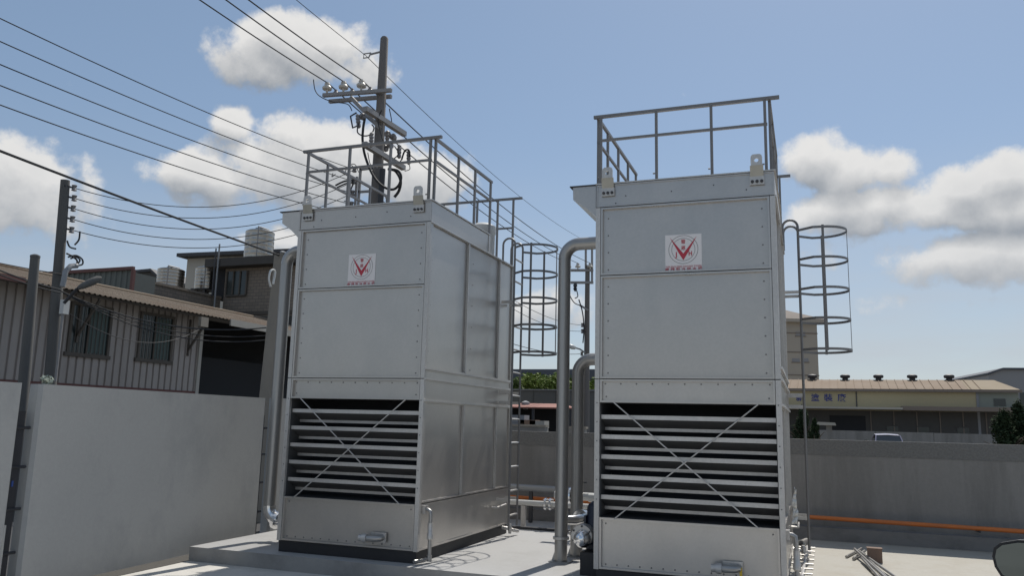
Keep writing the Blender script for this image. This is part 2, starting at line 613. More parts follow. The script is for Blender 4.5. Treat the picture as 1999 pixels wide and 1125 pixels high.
def rivets(pts, face, r=.0085, h=.006, rec=.034):
    m = MB()
    for (a, z) in pts:
        if face == 'F':
            m.lathe((a, rec, z), (0, -1, 0), [(0, r), (h * .7, r * .8), (h, r * .3)], 7)
        elif face == 'R':
            m.lathe((W - rec, a, z), (1, 0, 0), [(0, r), (h * .7, r * .8), (h, r * .3)], 7)
    return m


def make_tower():
    T = thing('cooling_tower', (-5.494, 7.61, SLAB), '', 'cooling tower', 'twin cooling towers')
    # base frame
    m = MB()
    m.box(.02, W - .02, .02, D - .02, 0, ZB - .003)
    m.build('base_frame', 'black_rubber', T)
    MB().box(.04, W - .04, .04, D - .04, ZB, .125).build('floor_pan', 'galv', T)
    # corner posts in two lifts
    for (x0, y0) in ((0, 0), (W - .062, 0), (0, D - .062), (W - .062, D - .062)):
        x0 += .015 if x0 > 1 else 0
        y0 += .015 if y0 > 1 else 0
        for (z0, z1) in ((ZB, Z3 - .004), (Z3 + .004, ZD - .004)):
            MB().box(x0, x0 + .047, y0, y0 + .047, z0, z1).build('corner_post', 'galv', T)
    P = .047
    # front
    for (z0, z1) in ((ZB, ZO), (ZT, Z3), (Z3, Z2), (Z2, ZD)):
        pan(P, W - P, z0, z1, 'F').build('front_panel', 'galv_panel', T)
    pan(0, W, ZD, ZU - .012, 'F', .012, .012).build('fascia_panel', 'galv_panel', T)
    # louvre opening
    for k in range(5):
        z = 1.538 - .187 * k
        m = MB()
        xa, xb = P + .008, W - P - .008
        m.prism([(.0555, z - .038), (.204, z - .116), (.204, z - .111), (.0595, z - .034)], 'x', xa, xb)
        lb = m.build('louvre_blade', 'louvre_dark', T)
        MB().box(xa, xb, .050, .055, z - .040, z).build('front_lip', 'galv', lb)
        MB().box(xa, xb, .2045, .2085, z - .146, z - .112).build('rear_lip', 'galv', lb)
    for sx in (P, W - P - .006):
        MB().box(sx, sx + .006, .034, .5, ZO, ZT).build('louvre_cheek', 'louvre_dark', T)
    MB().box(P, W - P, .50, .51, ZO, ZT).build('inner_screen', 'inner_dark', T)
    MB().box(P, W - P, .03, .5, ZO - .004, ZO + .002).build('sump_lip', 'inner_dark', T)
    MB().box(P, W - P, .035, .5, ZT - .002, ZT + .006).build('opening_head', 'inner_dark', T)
    y = -.008
    MB().tube([(.19, y, ZT + .004), (W - .225, y, ZO - .01)], .0065, 6).build('brace_rod', 'galv', T)
    MB().tube([(W - .20, y - .014, ZT + .004), (.20, y - .014, ZO - .008)], .0065, 6).build('brace_rod', 'galv', T)
    # right side
    r1, r2 = 1.075, 2.13
    for (z0, z1, ribs) in ((ZB, ZO, ()), (ZO, ZT, (r1, r2)), (ZT, Z3, ()), (Z3, 1.985, ()), (1.985, ZD, (r1, r2))):
        ys = [P] + list(ribs) + [D - P]
        for a, b_ in zip(ys, ys[1:]):
            pan(a, b_, z0, z1, 'R', .022 if ribs else .012).build('side_panel', 'galv_panel', T)
        for ry in ribs:
            MB().box(W - .02, W + .008, ry - .028, ry - .002, z0 + .02, z1 - .02).build('side_rib', 'galv', T)
    for z in (1.985, Z3, ZT):
        MB().box(W - .001, W + .016, .002, D - .002, z - .010, z + .012).build('side_rail', 'galv', T)
    # left and back
    for (z0, z1) in ((ZB, ZO), (ZO, ZT), (ZT, Z3), (Z3, ZD)):
        pan(P, D - P, z0, z1, 'L').build('side_panel', 'galv_panel', T)
        pan(P, W - P, z0, z1, 'B').build('back_panel', 'galv_panel', T)
    # raised deck box
    MB().box(W - .014, W - .002, .014, UD, ZD + .004, ZU - .014).build('deck_side', 'galv_panel', T)
    MB().box(.002, .014, .014, UD, ZD + .004, ZU - .014).build('deck_side', 'galv_panel', T)
    MB().box(.014, W - .014, UD - .012, UD, ZD + .004, ZU - .014).build('deck_back', 'galv_panel', T)
    MB().box(W - .01, W + .006, UD - .05, UD + .004, ZD + .004, ZU - .013).build('deck_corner', 'galv', T)
    MB().box(-.004, W + .012, -.008, UD + .01, ZU - .012, ZU).build('deck_plate', 'galv', T)
    MB().box(0, W, UD, D, ZD - .004, ZD + .004).build('rear_deck_plate', 'galv', T)
    MB().box(W + .001, W + .012, .0, D, ZD - .014, ZD + .003).build('deck_edge', 'galv', T)
    # hood on the left flank
    m = MB()
    m.prism([(-.003, ZU - .016), (-.245, ZU - .016), (-.240, ZU - .145), (-.105, ZD + .012), (-.003, ZD - .085)], 'y', .012, UD)
    m.build('side_hood', 'galv_panel', T)
    MB().box(-.275, -.002, .0, UD + .01, ZU - .014, ZU - .003).build('hood_cap', 'dark_steel', T)
    # lifting lugs
    for xc in (.125, W - .155):
        m = MB()
        m.box(xc - .066, xc + .066, -.014, -.001, 3.695, 3.775)
        lug = m.build('lifting_lug', 'galv', T)
        m = MB()
        m.prism([(-.014, 3.775), (-.040, 3.875), (-.028, 3.879), (-.001, 3.778)], 'x', xc - .060, xc + .060)
        m.build('lug_neck', 'zinc_yellow', lug)
        m = MB()
        n = 20
        cz = 3.925
        ri = []
        ro = []
        for k in range(n):
            a = 2 * math.pi * (k + .5) / n
            ri.append((math.cos(a) * .020, math.sin(a) * .020))
            ca, sa = math.cos(a), math.sin(a)
            L = min(.052 / max(abs(ca), 1e-3), (.058 if sa > 0 else .050) / max(abs(sa), 1e-3))
            L = min(L, .066 if sa > 0 else .08)
            ro.append((ca * L, sa * L))
        for yy in (-.042, -.026):
            for k in range(n):
                k2 = (k + 1) % n
                m.quad(*[(xc + q[0], yy, cz + q[1]) for q in (ri[k], ro[k], ro[k2], ri[k2])])
        for k in range(n):
            k2 = (k + 1) % n
            for rg in (ri, ro):
                m.quad((xc + rg[k][0], -.042, cz + rg[k][1]), (xc + rg[k2][0], -.042, cz + rg[k2][1]), (xc + rg[k2][0], -.026, cz + rg[k2][1]), (xc + rg[k][0], -.026, cz + rg[k][1]))
        m.build('lug_eye', 'galv', lug)
        for dx in (-.042, 0, .042):
            MB().lathe((xc + dx, -.014, 3.725), (0, -1, 0), [(0, .016), (.010, .016), (.012, .012)], 6).build('bolt', 'dark_steel', lug)
    # rivets
    pts = []
    for z in [ZO + .09 * k for k in range(0)]:
        pts.append((0, z))
    for (z0, z1, n) in ((Z3, Z2, 6), (Z2, ZD, 4)):
        for k in range(n):
            z = z0 + (z1 - z0) * (k + .35) / n
            pts += [(P + .075, z), (W - P - .075, z)]
    for k in range(11):
        pts.append((P + .05 + k * (W - 2 * P - .10) / 10, Z3 - .045))
    for k in range(15):
        pts.append((P + .06 + k * (W - 2 * P - .12) / 14, ZB + .045))
    pts += [(P + .06, ZT + .06), (W - P - .06, ZT + .06), (P + .06, ZO - .06), (W - P - .06, ZO - .06)]
    tag(rivets(pts, 'F').build('rivets', 'galv_rail', T), kind='stuff')
    tag(rivets([(.30, 3.69), (.75, 3.70), (1.15, 3.73), (1.45, 3.66), (.2, 3.62)], 'F', .007, .006, .012).build('rivets', 'dark_steel', T), kind='stuff')
    pts = []
    for k in range(12):
        pts.append((P + .05, 2.05 + k * .125))
        if k % 2 == 0:
            pts.append((r1 + .17, 2.05 + k * .13))
    for k in range(26):
        pts.append((P + .25 + k * .085, ZB + .055 + (.05 if 9 < k < 15 else 0)))
    for k in range(8):
        pts += [(r1 + .05, .70 + k * .12), (r2 + .05, .70 + k * .12)]
    for k in range(9):
        pts += [(.12 + k * .3, ZT + .05), (.12 + k * .3, Z3 - .05)]
    tag(rivets(pts, 'R', .007, .006, .018).build('rivets', 'galv_rail', T), kind='stuff')
    m = MB()
    for x in (.024, W - .028):
        for k in range(6):
            m.lathe((x, 0, .75 + k * .18), (0, -1, 0), [(0, .007), (.005, .005)], 7)
    tag(m.build('rivets', 'galv_rail', T), kind='stuff')
    # guard rails
    RT, RM = 4.575, 4.315
    fr = MB().box(-.04, W + .065, .037, .071, RT - .030, RT).build('front_guard_rail', 'galv_rail', T)
    MB().box(.05, W - .05, .041, .065, RM - .024, RM).build('mid_rail', 'galv_rail', fr)
    for x in (.035, .60, 1.135, W - .07):
        MB().box(x - .013, x + .013, .040, .066, ZU, RT - .030).build('post', 'galv_rail', fr)
        MB().box(x - .05, x + .05, .025, .09, ZU, ZU + .008).build('post_foot', 'galv_rail', fr)
        MB().lathe((x - .016, .05, ZU + .075), (-1, 0, 0), [(0, .008), (.02, .008)], 6).build('bolt', 'galv_rail', fr)
    for x, ysp in ((W - .028, (.10, .73, 1.24, 1.76)), (-.005, (.11, .52, 1.03, 1.55, 2.02))):
        ye = ysp[-1] + .04
        sr = MB().box(x - .014, x + .014, .075, ye, RT - .030, RT).build('side_guard_rail', 'galv_rail', T)
        MB().box(x - .012, x + .012, .09, ye, RM - .024, RM).build('mid_rail', 'galv_rail', sr)
        for yy in ysp:
            MB().box(x - .013, x + .013, yy - .013, yy + .013, ZU if yy < UD else ZD, RT - .030).build('post', 'galv_rail', sr)
    br_ = MB().box(.0, W + .11, D - .073, D - .043, RT - .030, RT).build('rear_guard_rail', 'galv_rail', T)
    MB().box(.05, W - .02, D - .070, D - .046, RM - .19, RM - .166).build('mid_rail', 'galv_rail', br_)
    for x in (.05, .60, 1.135, 1.45, W - .02):
        MB().box(x - .013, x + .013, D - .071, D - .045, ZD, RT - .030).build('post', 'galv_rail', br_)
    # fan motor on the rear deck
    fm = MB().lathe((W - .20, UD + .24, ZD), (0, 0, 1), [(0, .16), (.30, .16), (.32, .17), (.42, .17), (.46, .10)], 20).build('fan_motor', 'white_pipe', T, True)
    MB().box(W - .42, W - .02, UD + .05, UD + .45, ZD + .002, ZD + .02).build('motor_bed', 'galv', fm)
    # ladder and cage
    lx, ya, yb = W + .175, 2.19, 2.50
    RR = .0145
    la = MB().tube([(lx, ya, .13)] + [(lx, ya, 3.80)] + arc((lx - .085, ya, 3.80), (1, 0, 0), (0, 0, 1), .085, 0, math.pi, 10)[1:] + [(lx - .17, ya, ZD)], RR, 8).build('ladder', 'galv_rail', T, True)
    MB().tube([(lx, yb, .13)] + [(lx, yb, 3.80)] + arc((lx - .085, yb, 3.80), (1, 0, 0), (0, 0, 1), .085, 0, math.pi, 10)[1:] + [(lx - .17, yb, ZD)], RR, 8).build('ladder_rail', 'galv_rail', la, True)
    for k in range(12):
        MB().tube([(lx, ya, .28 + k * .302), (lx, yb, .28 + k * .302)], .012, 8).build('rung', 'galv', la, True)
    for z in (.47, 1.70, 1.83, 3.02):
        for yy in (ya, yb):
            MB().box(W, lx, yy - .006, yy + .006, z - .018, z + .018).build('standoff', 'galv', la)
    yc = (ya + yb) / 2
    cg = None
    for k in range(5):
        z = 3.755 - k * .352
        path = [(lx, ya, z), (lx + .16, ya - .13, z)] + [Vector(p) + Vector((0, 0, 0)) for p in arc((lx + .255, yc, z), (0, -1, 0), (1, 0, 0), .285, .05, math.pi - .05, 16)] + [(lx + .16, yb + .13, z), (lx, yb, z)]
        m = MB()
        pp = [Vector(p) for p in path]
        for j in range(len(pp) - 1):
            a, b_ = pp[j], pp[j + 1]
            n_ = (b_ - a).cross(Vector((0, 0, 1))).normalized() * .0035
            i = len(m.v)
            for q in (a - n_, a + n_, b_ + n_, b_ - n_):
                m.v.append((q.x, q.y, q.z - .014))
                m.v.append((q.x, q.y, q.z + .014))
            m.f += [(i, i + 1, i + 7, i + 6), (i + 2, i + 4, i + 5, i + 3), (i + 1, i + 3, i + 5, i + 7), (i, i + 6, i + 4, i + 2), (i, i + 2, i + 3, i + 1), (i + 6, i + 7, i + 5, i + 4)]
        h = m.build('safety_cage' if cg is None else 'hoop', 'galv_rail', T if cg is None else cg)
        cg = cg or h
    zb, zt = 3.755 - 4 * .352 - .02, 3.78
    for (x, y, dx, dy) in ((lx + .27, yc - .279, .014, .003), (lx + .536, yc, .003, .014), (lx + .27, yc + .279, .014, .003)):
        MB().box(x - dx, x + dx, y - dy, y + dy, zb, zt).build('cage_bar', 'galv_rail', cg)
    # name plate
    s0x, s0z, sw, sh = .855, 3.083, .345, .367
    pl = MB().box(s0x - sw / 2, s0x + sw / 2, .0295, .0335, s0z - sh / 2, s0z + sh / 2).build('name_plate', 'sticker', T)
    yy = .0280
    cz = s0z + .035
    for rad in (.138, .110):
        m = MB()
        for k in range(48):
            a, b_ = 2 * math.pi * k / 48, 2 * math.pi * (k + 1) / 48
            m.quad(*[(s0x + math.cos(t) * r_, yy, cz + math.sin(t) * r_) for t, r_ in ((a, rad - .0016), (a, rad + .0016), (b_, rad + .0016), (b_, rad - .0016))])
        m.build('ring', 'black_print', pl)
    m = MB()
    y3 = .0265
    for sgn in (-1, 1):
        m.quad((s0x, y3, cz - .105), (s0x + sgn * .036, y3, cz - .045), (s0x + sgn * .128, y3, cz + .125), (s0x, y3, cz - .040))
    m.build('emblem', 'red_print', pl)
    rx = Matrix.Rotation(math.pi / 2, 4, 'X')

    def tx(s_, x, z, size, nm, wx=1., bold=0., mt='red_print'):
        text_mesh(s_, size, mt, nm, pl, Matrix.Translation((s0x + x, .0270, z)) @ rx @ Matrix.Diagonal((wx, 1, 1, 1)), bold)
    tx('J', -.066, cz - .048, .066, 'letter', 1, .0015)
    tx('H', .066, cz - .044, .062, 'letter', .8, .0015)
    tx('晉', 0, cz + .074, .046, 'letter', 1, .0004)
    tx('恩', 0, cz + .012, .046, 'letter', 1, .0004)
    tx('TYPE ENCLOSED COOLING TOWER', 0, s0z - .131, .021, 'caption', 1, .0002)
    tx('密 閉 型 冷 卻 水 塔', 0, s0z - .160, .036, 'caption', 1.12, .0005)
    # drain fittings
    df = MB().box(1.17, 1.34, -.010, .010, .185, .285).build('drain_outlet', 'galv', T)
    MB().tube([(1.30, -.005, .235), (1.30, -.06, .235), (1.27, -.085, .232), (1.17, -.09, .23)], .033, 12).build('outlet_pipe', 'pipe_steel', df, True)
    MB().lathe((1.17, -.09, .23), (-1, 0, 0), [(0, .045), (.05, .045), (.05, .034), (.09, .034)], 12).build('outlet_cap', 'galv', df, True)
    fp = MB().tube([(W, .12, .53), (W + .05, .12, .53), (W + .075, .12, .515), (W + .08, .12, .47), (W + .08, .12, .08), (W + .07, .11, .045), (W + .05, .05, .035), (W + .0, -.06, .035)], .020, 10).build('overflow_pipe', 'pipe_steel', T, True)
    MB().lathe((W + .08, .12, .40), (0, 0, -1), [(0, .028), (.10, .028), (.11, .034), (.16, .034), (.17, .024)], 10).build('pipe_union', 'galv', fp, True)
    MB().box(W - .002, W + .03, .075, .165, .49, .57).build('flange_plate', 'galv', fp)
    MB().lathe((W + .08, .12, .08), (0, 0, -1), [(0, .028), (.06, .028)], 10).build('elbow_collar', 'pipe_steel', fp, True)
    bp = MB().tube([(W, 2.42, .10), (W + .10, 2.42, .09), (W + .14, 2.46, .07), (W + .17, 2.56, .05)], .022, 8).build('bleed_valve', 'galv', T, True)
    MB().lathe((W + .11, 2.42, .03), (0, 0, 1), [(0, .02), (.09, .03), (.12, .02)], 8).build('valve_body', 'galv', bp, True)
    hd = MB().tube([(W, 2.05, .385), (W + .07, 2.05, .385), (W + .07, 2.36, .40)], .012, 8).build('pull_handle', 'galv', T)
    return T


TL = make_tower()
TL['label'] = 'left galvanised cooling tower, its louvred front and long panelled flank both showing'
TR = copy_tree(TL)
TR.location = (-1.933, 7.55, SLAB)
TR['label'] = 'nearer galvanised cooling tower on the right, seen almost square to its louvred front'
# differs on the right tower: pipe stub and yellow valve handle low on its front
yh = MB().box(1.315, 1.337, -.06, -.045, .165, .245).build('valve_handle', 'yellow_tag', TR)
MB().tube([(1.326, .02, .17), (1.326, -.047, .17)], .016, 8).build('valve_stem', 'galv', yh)

# ------------------------------------------------------------------ pipework
def flange(p, ax, r, parent, name='flange', th=.022, m='galv', bolts=True):
    f = MB().lathe(p, ax, [(-th, r), (th, r)], 20).build(name, m, parent, False)
    return f


def riser(label, x, y, ztop, xin, foot=True, r=.069):
    T = thing('riser_pipe', (x, y, SLAB), label, 'pipe', 'steel riser pipes')
    zt = ztop - SLAB
    e = .17
    MB().tube([(0, 0, .24), (0, 0, zt - e)], r, 20).build('pipe', 'pipe_steel', T, True)
    MB().tube([(0, 0, zt - e)] + arc((e, 0, zt - e), (-1, 0, 0), (0, 0, 1), e, 0, math.pi / 2, 10)[1:] + [(xin - x + .02, 0, zt)], r * 1.02, 20).build('elbow', 'pipe_steel', T, True)
    flange((xin - x - .012, 0, zt), (1, 0, 0), r * 1.5, T)
    MB().lathe((0, 0, .0), (0, 0, 1), [(0, r * .98), (.225, r * .98), (.226, r * .9), (.245, r * .9)], 20).build('foot_sleeve', 'pipe_steel', T, True)
    fp = MB().box(-.11, .11, -.09, .09, 0, .012).build('foot_plate', 'pipe_steel', T)
    MB().prism([(-.10, .012), (-.068, .012), (-.068, .10)], 'y', -.006, .006).build('gusset', 'pipe_steel', fp)
    flange((0, 0, .245), (0, 0, 1), r * 1.25, T, th=.014)
    return T


tr_ = riser('tall steel riser pipe bending over into the top of the right tower', -2.525, 8.47, 3.60, -1.933)
sr_ = riser('shorter steel riser pipe bending into the right tower at half height', -2.475, 8.90, 2.34, -1.933)
for T_, dy in ((tr_, .30), (sr_, .34)):
    # branch with flanges running back from the foot of each riser
    bq = MB().tube([(0, .05, .42), (.10, .12, .42), (.13, dy, .42)], .055, 14).build('branch', 'chrome', T_, True)
    MB().lathe((.13, dy, .42), (.1, 1, 0), [(0, .095), (.03, .095)], 18).build('branch_flange', 'chrome', bq)
    MB().lathe((.135, dy + .04, .42), (.1, 1, 0), [(0, .095), (.03, .095)], 18).build('branch_flange', 'chrome', bq)
lr_ = thing('riser_pipe', (-6.07, 8.22, SLAB), 'steel riser pipe on the left flank of the left tower', 'pipe', 'steel riser pipes')
MB().tube([(0, 0, .40), (0, 0, 3.32)], .069, 20).build('pipe', 'pipe_steel', lr_, True)
MB().tube([(0, 0, 3.32)] + arc((.17, 0, 3.32), (-1, 0, 0), (0, 0, 1), .17, 0, math.pi / 2, 10)[1:] + [(.57, 0, 3.49)], .071, 20).build('elbow', 'pipe_steel', lr_, True)
MB().tube([(0, 0, .40)] + arc((.17, 0, .40), (-1, 0, 0), (0, 0, -1), .17, 0, math.pi / 2, 10)[1:] + [(.57, 0, .23)], .071, 20).build('elbow', 'chrome', lr_, True)
flange((.12, 0, .235), (1, 0, -.3), .10, lr_, m='chrome')
MB().box(.20, .30, -.05, .05, 0, .165).build('support', 'dark_steel', lr_)

# pump at the left flank of the right tower
pu = thing('water_pump', (-2.14, 7.86, SLAB), 'dark blue pump with polished round cover beside the right tower', 'pump')
MB().box(.0, .16, -.03, .33, 0, .215).build('plinth', 'black_rubber', pu)
MB().lathe((0.0, .04, .36), (0, -1, 0), [(-.12, .105), (0, .105), (.0, .105), (.02, .105)], 24).build('cover_ring', 'galv', pu, True)
MB().lathe((0.01, .02, .335), (0, -1, 0), [(0, .088), (.04, .082), (.075, .06), (.092, .03), (.096, .002)], 24).build('cover_dome', 'chrome', pu, True)
for k in range(6):
    a = k * math.pi / 3 + .5
    MB().lathe((math.cos(a) * .093, .022, .36 + math.sin(a) * .093), (0, -1, 0), [(0, .010), (.012, .010)], 6).build('bolt', 'dark_steel', pu)
MB().lathe((.085, .24, .22), (0, 0, 1), [(0, .10), (.10, .10), (.12, .085), (.40, .085), (.43, .07), (.46, .03)], 22).build('motor', 'blue_motor', pu, True)
MB().box(-.02, .0, .18, .29, .44, .54).build('terminal_box', 'blue_motor', pu)

# pipes along the back wall
gp = MB().tube([(-6.6, 11.5, .66), (-3.25, 11.5, .65)], .050, 14).build('grey_pipe', 'grey_pipe', None, True)
tag(gp, 'thick grey pipe running level along the back wall between the towers', 'pipe')
for x in (-6.0, -3.9):
    MB().box(x - .025, x + .025, 11.475, 11.525, SLAB, .61).build('pipe_support', 'dark_steel', gp)
op = MB().tube([(-7.0, 11.72, .515), (9, 11.72, .375)], .028, 12).build('orange_pipe', 'orange_pipe', None, True)
op = tag(op, 'thin orange pipe running the whole length of the grey back wall', 'pipe')
for x in (-4.9, -3.0, -.12, 1.94, 4.0):
    zz = .505 - (x + 7) * .13 / 16
    MB().box(x - .012, x + .012, 11.705, 11.955, zz - .045, zz - .027).build('pipe_bracket', 'dark_steel', op)
wp = MB().tube([(-5.8, 10.9, .505), (-2.1, 10.9, .495)], .038, 14).build('white_pipe', 'white_pipe', None, True)
wp = tag(wp, 'pale flanged pipe in front of the orange pipe between the towers', 'pipe')
for x in (-3.47, -3.40, -3.02, -2.36, -2.29):
    fl_ = MB().lathe((x, 10.9, .50), (1, 0, 0), [(-.014, .085), (.014, .085)], 20).build('flange', 'chrome', wp)
    for k in range(6):
        a = k * math.pi / 3
        MB().lathe((x - .02, 10.9 + math.cos(a) * .065, .50 + math.sin(a) * .065), (1, 0, 0), [(-.012, .010), (.05, .010)], 6).build('bolt', 'galv', fl_)
for x in (-4.8, -3.8, -2.6):
    MB().box(x - .03, x + .03, 10.87, 10.93, SLAB, .462).build('pipe_support', 'galv', wp)


def valve(x, y, z, label):
    T = thing('butterfly_valve', (x, y, z), label, 'valve', 'valves between the towers')
    MB().lathe((0, 0, 0), (1, 0, 0), [(-.03, .088), (.03, .088)], 20).build('body', 'dark_steel', T)
    for s_ in (-1, 1):
        MB().lathe((s_ * .05, 0, 0), (1, 0, 0), [(-.012, .098), (.012, .098)], 20).build('flange', 'chrome', T)
    MB().tube([(0, 0, .08), (0, 0, .18)], .012, 8).build('stem', 'galv', T)
    MB().box(-.01, .16, -.012, .012, .165, .185).build('lever', 'dark_steel', T)
    for k in range(6):
        a = k * math.pi / 3 + .3
        MB().tube([(-.08, math.cos(a) * .08, math.sin(a) * .08), (.08, math.cos(a) * .08, math.sin(a) * .08)], .008, 6).build('bolt', 'chrome', T)
    MB().tube([(-.26, 0, 0), (.26, 0, 0)], .05, 14).build('pipe_stub', 'white_pipe', T, True)
    MB().box(-.03, .03, -.03, .03, -z + SLAB, -.05).build('support', 'galv', T)
    return T


valve(-2.84, 10.1, .70, 'lever valve seen between the two riser pipes')
valve(-2.30, 9.75, .72, 'lever valve half hidden behind the left edge of the right tower')
cdp = MB().tube([(-6.3, 10.75, SLAB + .019), (-2.9, 10.75, SLAB + .019)], .018, 8).build('floor_conduit', 'dark_steel', None)
tag(cdp, 'thin dark conduit lying along the rear edge of the white slab', 'conduit')

# ------------------------------------------------------------------ walls
rw = thing('retaining_wall', (0, 11.95, 0), 'long grey cast concrete wall closing the yard behind the towers', 'wall')
MB().box(-9, 30, .0, .20, .0, 1.262).build('wall_face', 'concrete', rw)
MB().box(-9, 30, -.004, .204, 1.263, 1.475).build('coping_band', 'concrete_rough', rw)
MB().box(-9, 30, -.19, -.0005, 0, .325).build('footing', 'footing', rw)

WS = -.061


def wallx(y):
    return -6.72 + WS * (y - 6.55)


def white_wall(y0, y1, h, label, th=.16, yt=None):
    m = MB()
    e = .03
    P_ = [(wallx(y0) - th, y0 + e), (wallx(y0) - th + e, y0), (wallx(y0) - e, y0), (wallx(y0), y0 + e), (wallx(y1), y1), (wallx(y1) - th, y1)]
    m.prism(P_, 'z', 0, h)
    return tag(m.build('white_wall', 'white_wall', None), label, 'wall', 'white rendered walls')


white_wall(1.5, 5.27, 1.85, 'white rendered wall cut off by the left edge of the picture')
white_wall(5.47, 9.05, 1.85, 'largest white rendered wall panel, left of the left tower')
white_wall(9.35, 12.6, 1.86, 'sliver of white wall behind the riser pipe by the left tower')
for y, z_, lab in ((5.37, 1.6, 'dark hinge post in the gap between the two nearest white walls'), (9.13, 1.62, 'dark hinge post at the far end of the largest white wall')):
    gp_ = thing('hinge_post', (wallx(y) - .10, y, 0), lab, 'post', 'posts between the white walls')
    MB().box(-.05, .03, -.045, .035, 0, z_).build('post', 'dark_steel', gp_)
    for z in (.35, .73, 1.10, 1.45):
        MB().tube([(.035, -.08, z), (.035, .09, z)], .014, 8).build('hinge', 'dark_steel', gp_)
    if y < 6:
        MB().tube([(.05, -.05, .02), (.05, -.05, .60)], .012, 8).build('conduit', 'white_pipe', gp_)
        MB().box(.03, .04, -.025, -.010, .93, .98).build('tape', 'blue_tape', gp_)


def leaf_blob(m, c, rad, n, size, flat=1.0, up=.35):
    c = Vector(c)
    for _ in range(n):
        d = Vector((random.gauss(0, 1), random.gauss(0, 1), random.gauss(0, 1))).normalized() * (random.random() ** .45)
        p = c + Vector((d.x * rad[0], d.y * rad[1], d.z * rad[2]))
        nrm = (d + Vector((random.gauss(0, .6), random.gauss(0, .6), random.gauss(0, .6) + up))).normalized()
        a = nrm.orthogonal().normalized()
        a = Matrix.Rotation(random.random() * 6.28, 3, nrm) @ a
        b_ = nrm.cross(a)
        s_ = size * random.uniform(.6, 1.3)
        m.quad(p - a * s_, p + b_ * s_ * .45, p + a * s_, p - b_ * s_ * .45)


# little pale plant on top of the white wall
pp = at(97, 752, 'x', wallx(5.9) - .09)
pl_ = thing('wall_plant', (wallx(5.60) - .08, 5.60, 1.85), 'small pale plant on the near end of the large white wall', 'plant')
m = MB()
leaf_blob(m, (0, 0, .04), (.05, .06, .05), 70, .022)
m.build('foliage', 'plant_pale', pl_)
MB().tube([(0, 0, 0), (0, .01, .05)], .008, 5).build('stem', 'bark', pl_)

# ------------------------------------------------------------------ yard clutter
def tube_between(name, p, q, r, m, label, cat, group=None, n=10):
    return tag(MB().tube([p, q], r, n).build(name, m, None, True), label, cat, group)


PIL = [((1668, 1073), (1722, 1126), .016, 'longest loose steel tube, its far tip standing highest on the pile'),
       ((1676, 1076), (1742, 1124), .014, 'loose steel tube on the right-hand side of the pile'),
       ((1682, 1090), (1712, 1126), .014, 'loose steel tube on the left-hand side of the pile'),
       ((1690, 1088), (1732, 1128), .013, 'loose steel tube in the middle of the pile'),
       ((1652, 1088), (1682, 1072), .015, 'short tube crossing behind the pile, its open end far left'),
       ((1666, 1092), (1688, 1077), .017, 'short tube crossing under the pile beside the brown block')]
for k, (a, b_, r, lab) in enumerate(PIL):
    z = SLAB + r + .001
    if k < 4:
        p, q = at(*a, 'z', SLAB + .075 - .012 * k), at(*b_, 'z', z + .01 * (k % 2))
        q = q + (q - p) * .35
        q.z = z
    else:
        p, q = at(*a, 'z', z), at(*b_, 'z', z + .004)
    tube_between('loose_tube', p, q, r, 'pipe_steel', lab, 'tube', 'steel tubes lying on the apron')
p = at(1709, 1100, 'z', SLAB)
bk = thing('brown_block', (p.x, p.y + .06, SLAB), 'rusty brown square block standing beside the loose tubes', 'block')
MB().box(-.075, .075, -.05, .05, 0, .145).build('body', 'brown_block', bk)
MB().box(-.08, .08, -.055, .055, .146, .155).build('cap', 'brown_block', bk)
p = at(1566, 1072, 'z', SLAB)
oc = thing('pipe_offcut', (p.x, p.y, SLAB + .051), 'short open pipe offcut lying near the foot of the caged ladder', 'pipe', rz=R(-12))
m = MB()
m.tube([(0, -.02, 0), (0, .24, 0)], .05, 16, caps=False)
m.tube([(0, .24, 0), (0, -.02, 0)], .044, 16, caps=False)
m.build('shell', 'pipe_steel', oc, True)
m = MB()
for k in range(16):
    a, b_ = 2 * math.pi * k / 16, 2 * math.pi * (k + 1) / 16
    m.quad(*[(math.cos(t) * r_, -.02, math.sin(t) * r_) for t, r_ in ((a, .044), (a, .05), (b_, .05), (b_, .044))])
m.build('cut_rim', 'galv', oc)
# slotted bar with short rungs lying by the right tower
ls = thing('ladder_offcut', (-.14, 9.0, SLAB), 'single-pole ladder offcut lying on the apron beside the right tower', 'ladder')
MB().tube([(0, -1.0, .02), (.06, 1.55, .06)], .020, 8).build('pole', 'galv', ls, True)
for k in range(9):
    y = -.85 + k * .29
    MB().tube([(-.10 + .02 * y, y, .03 + .014 * (y + 1)), (.12 + .02 * y, y, .03 + .014 * (y + 1))], .009, 6).build('rung', 'galv', ls)
# torn film
m = MB()
n = 9
for i in range(n):
    for j in range(2):
        pass
pts = [[Vector((-.222 + .015 * math.sin(j * 1.9 + i * .8) + .022 * j * (1 - i / 9) + .006 * i, 9.15 + .03 * j + .02 * math.sin(i * 2.1), .62 + .043 * i + .012 * j * math.sin(i))) for j in range(4)] for i in range(n)]
for i in range(n - 1):
    for j in range(3):
        m.quad(pts[i][j], pts[i][j + 1], pts[i + 1][j + 1], pts[i + 1][j])
fo = m.build('plastic_film', 'film', None, True)
tag(fo, 'torn scrap of white plastic film caught on the right tower flank', 'film')
so_ = fo.modifiers.new('thick', 'SOLIDIFY')
so_.thickness = .002

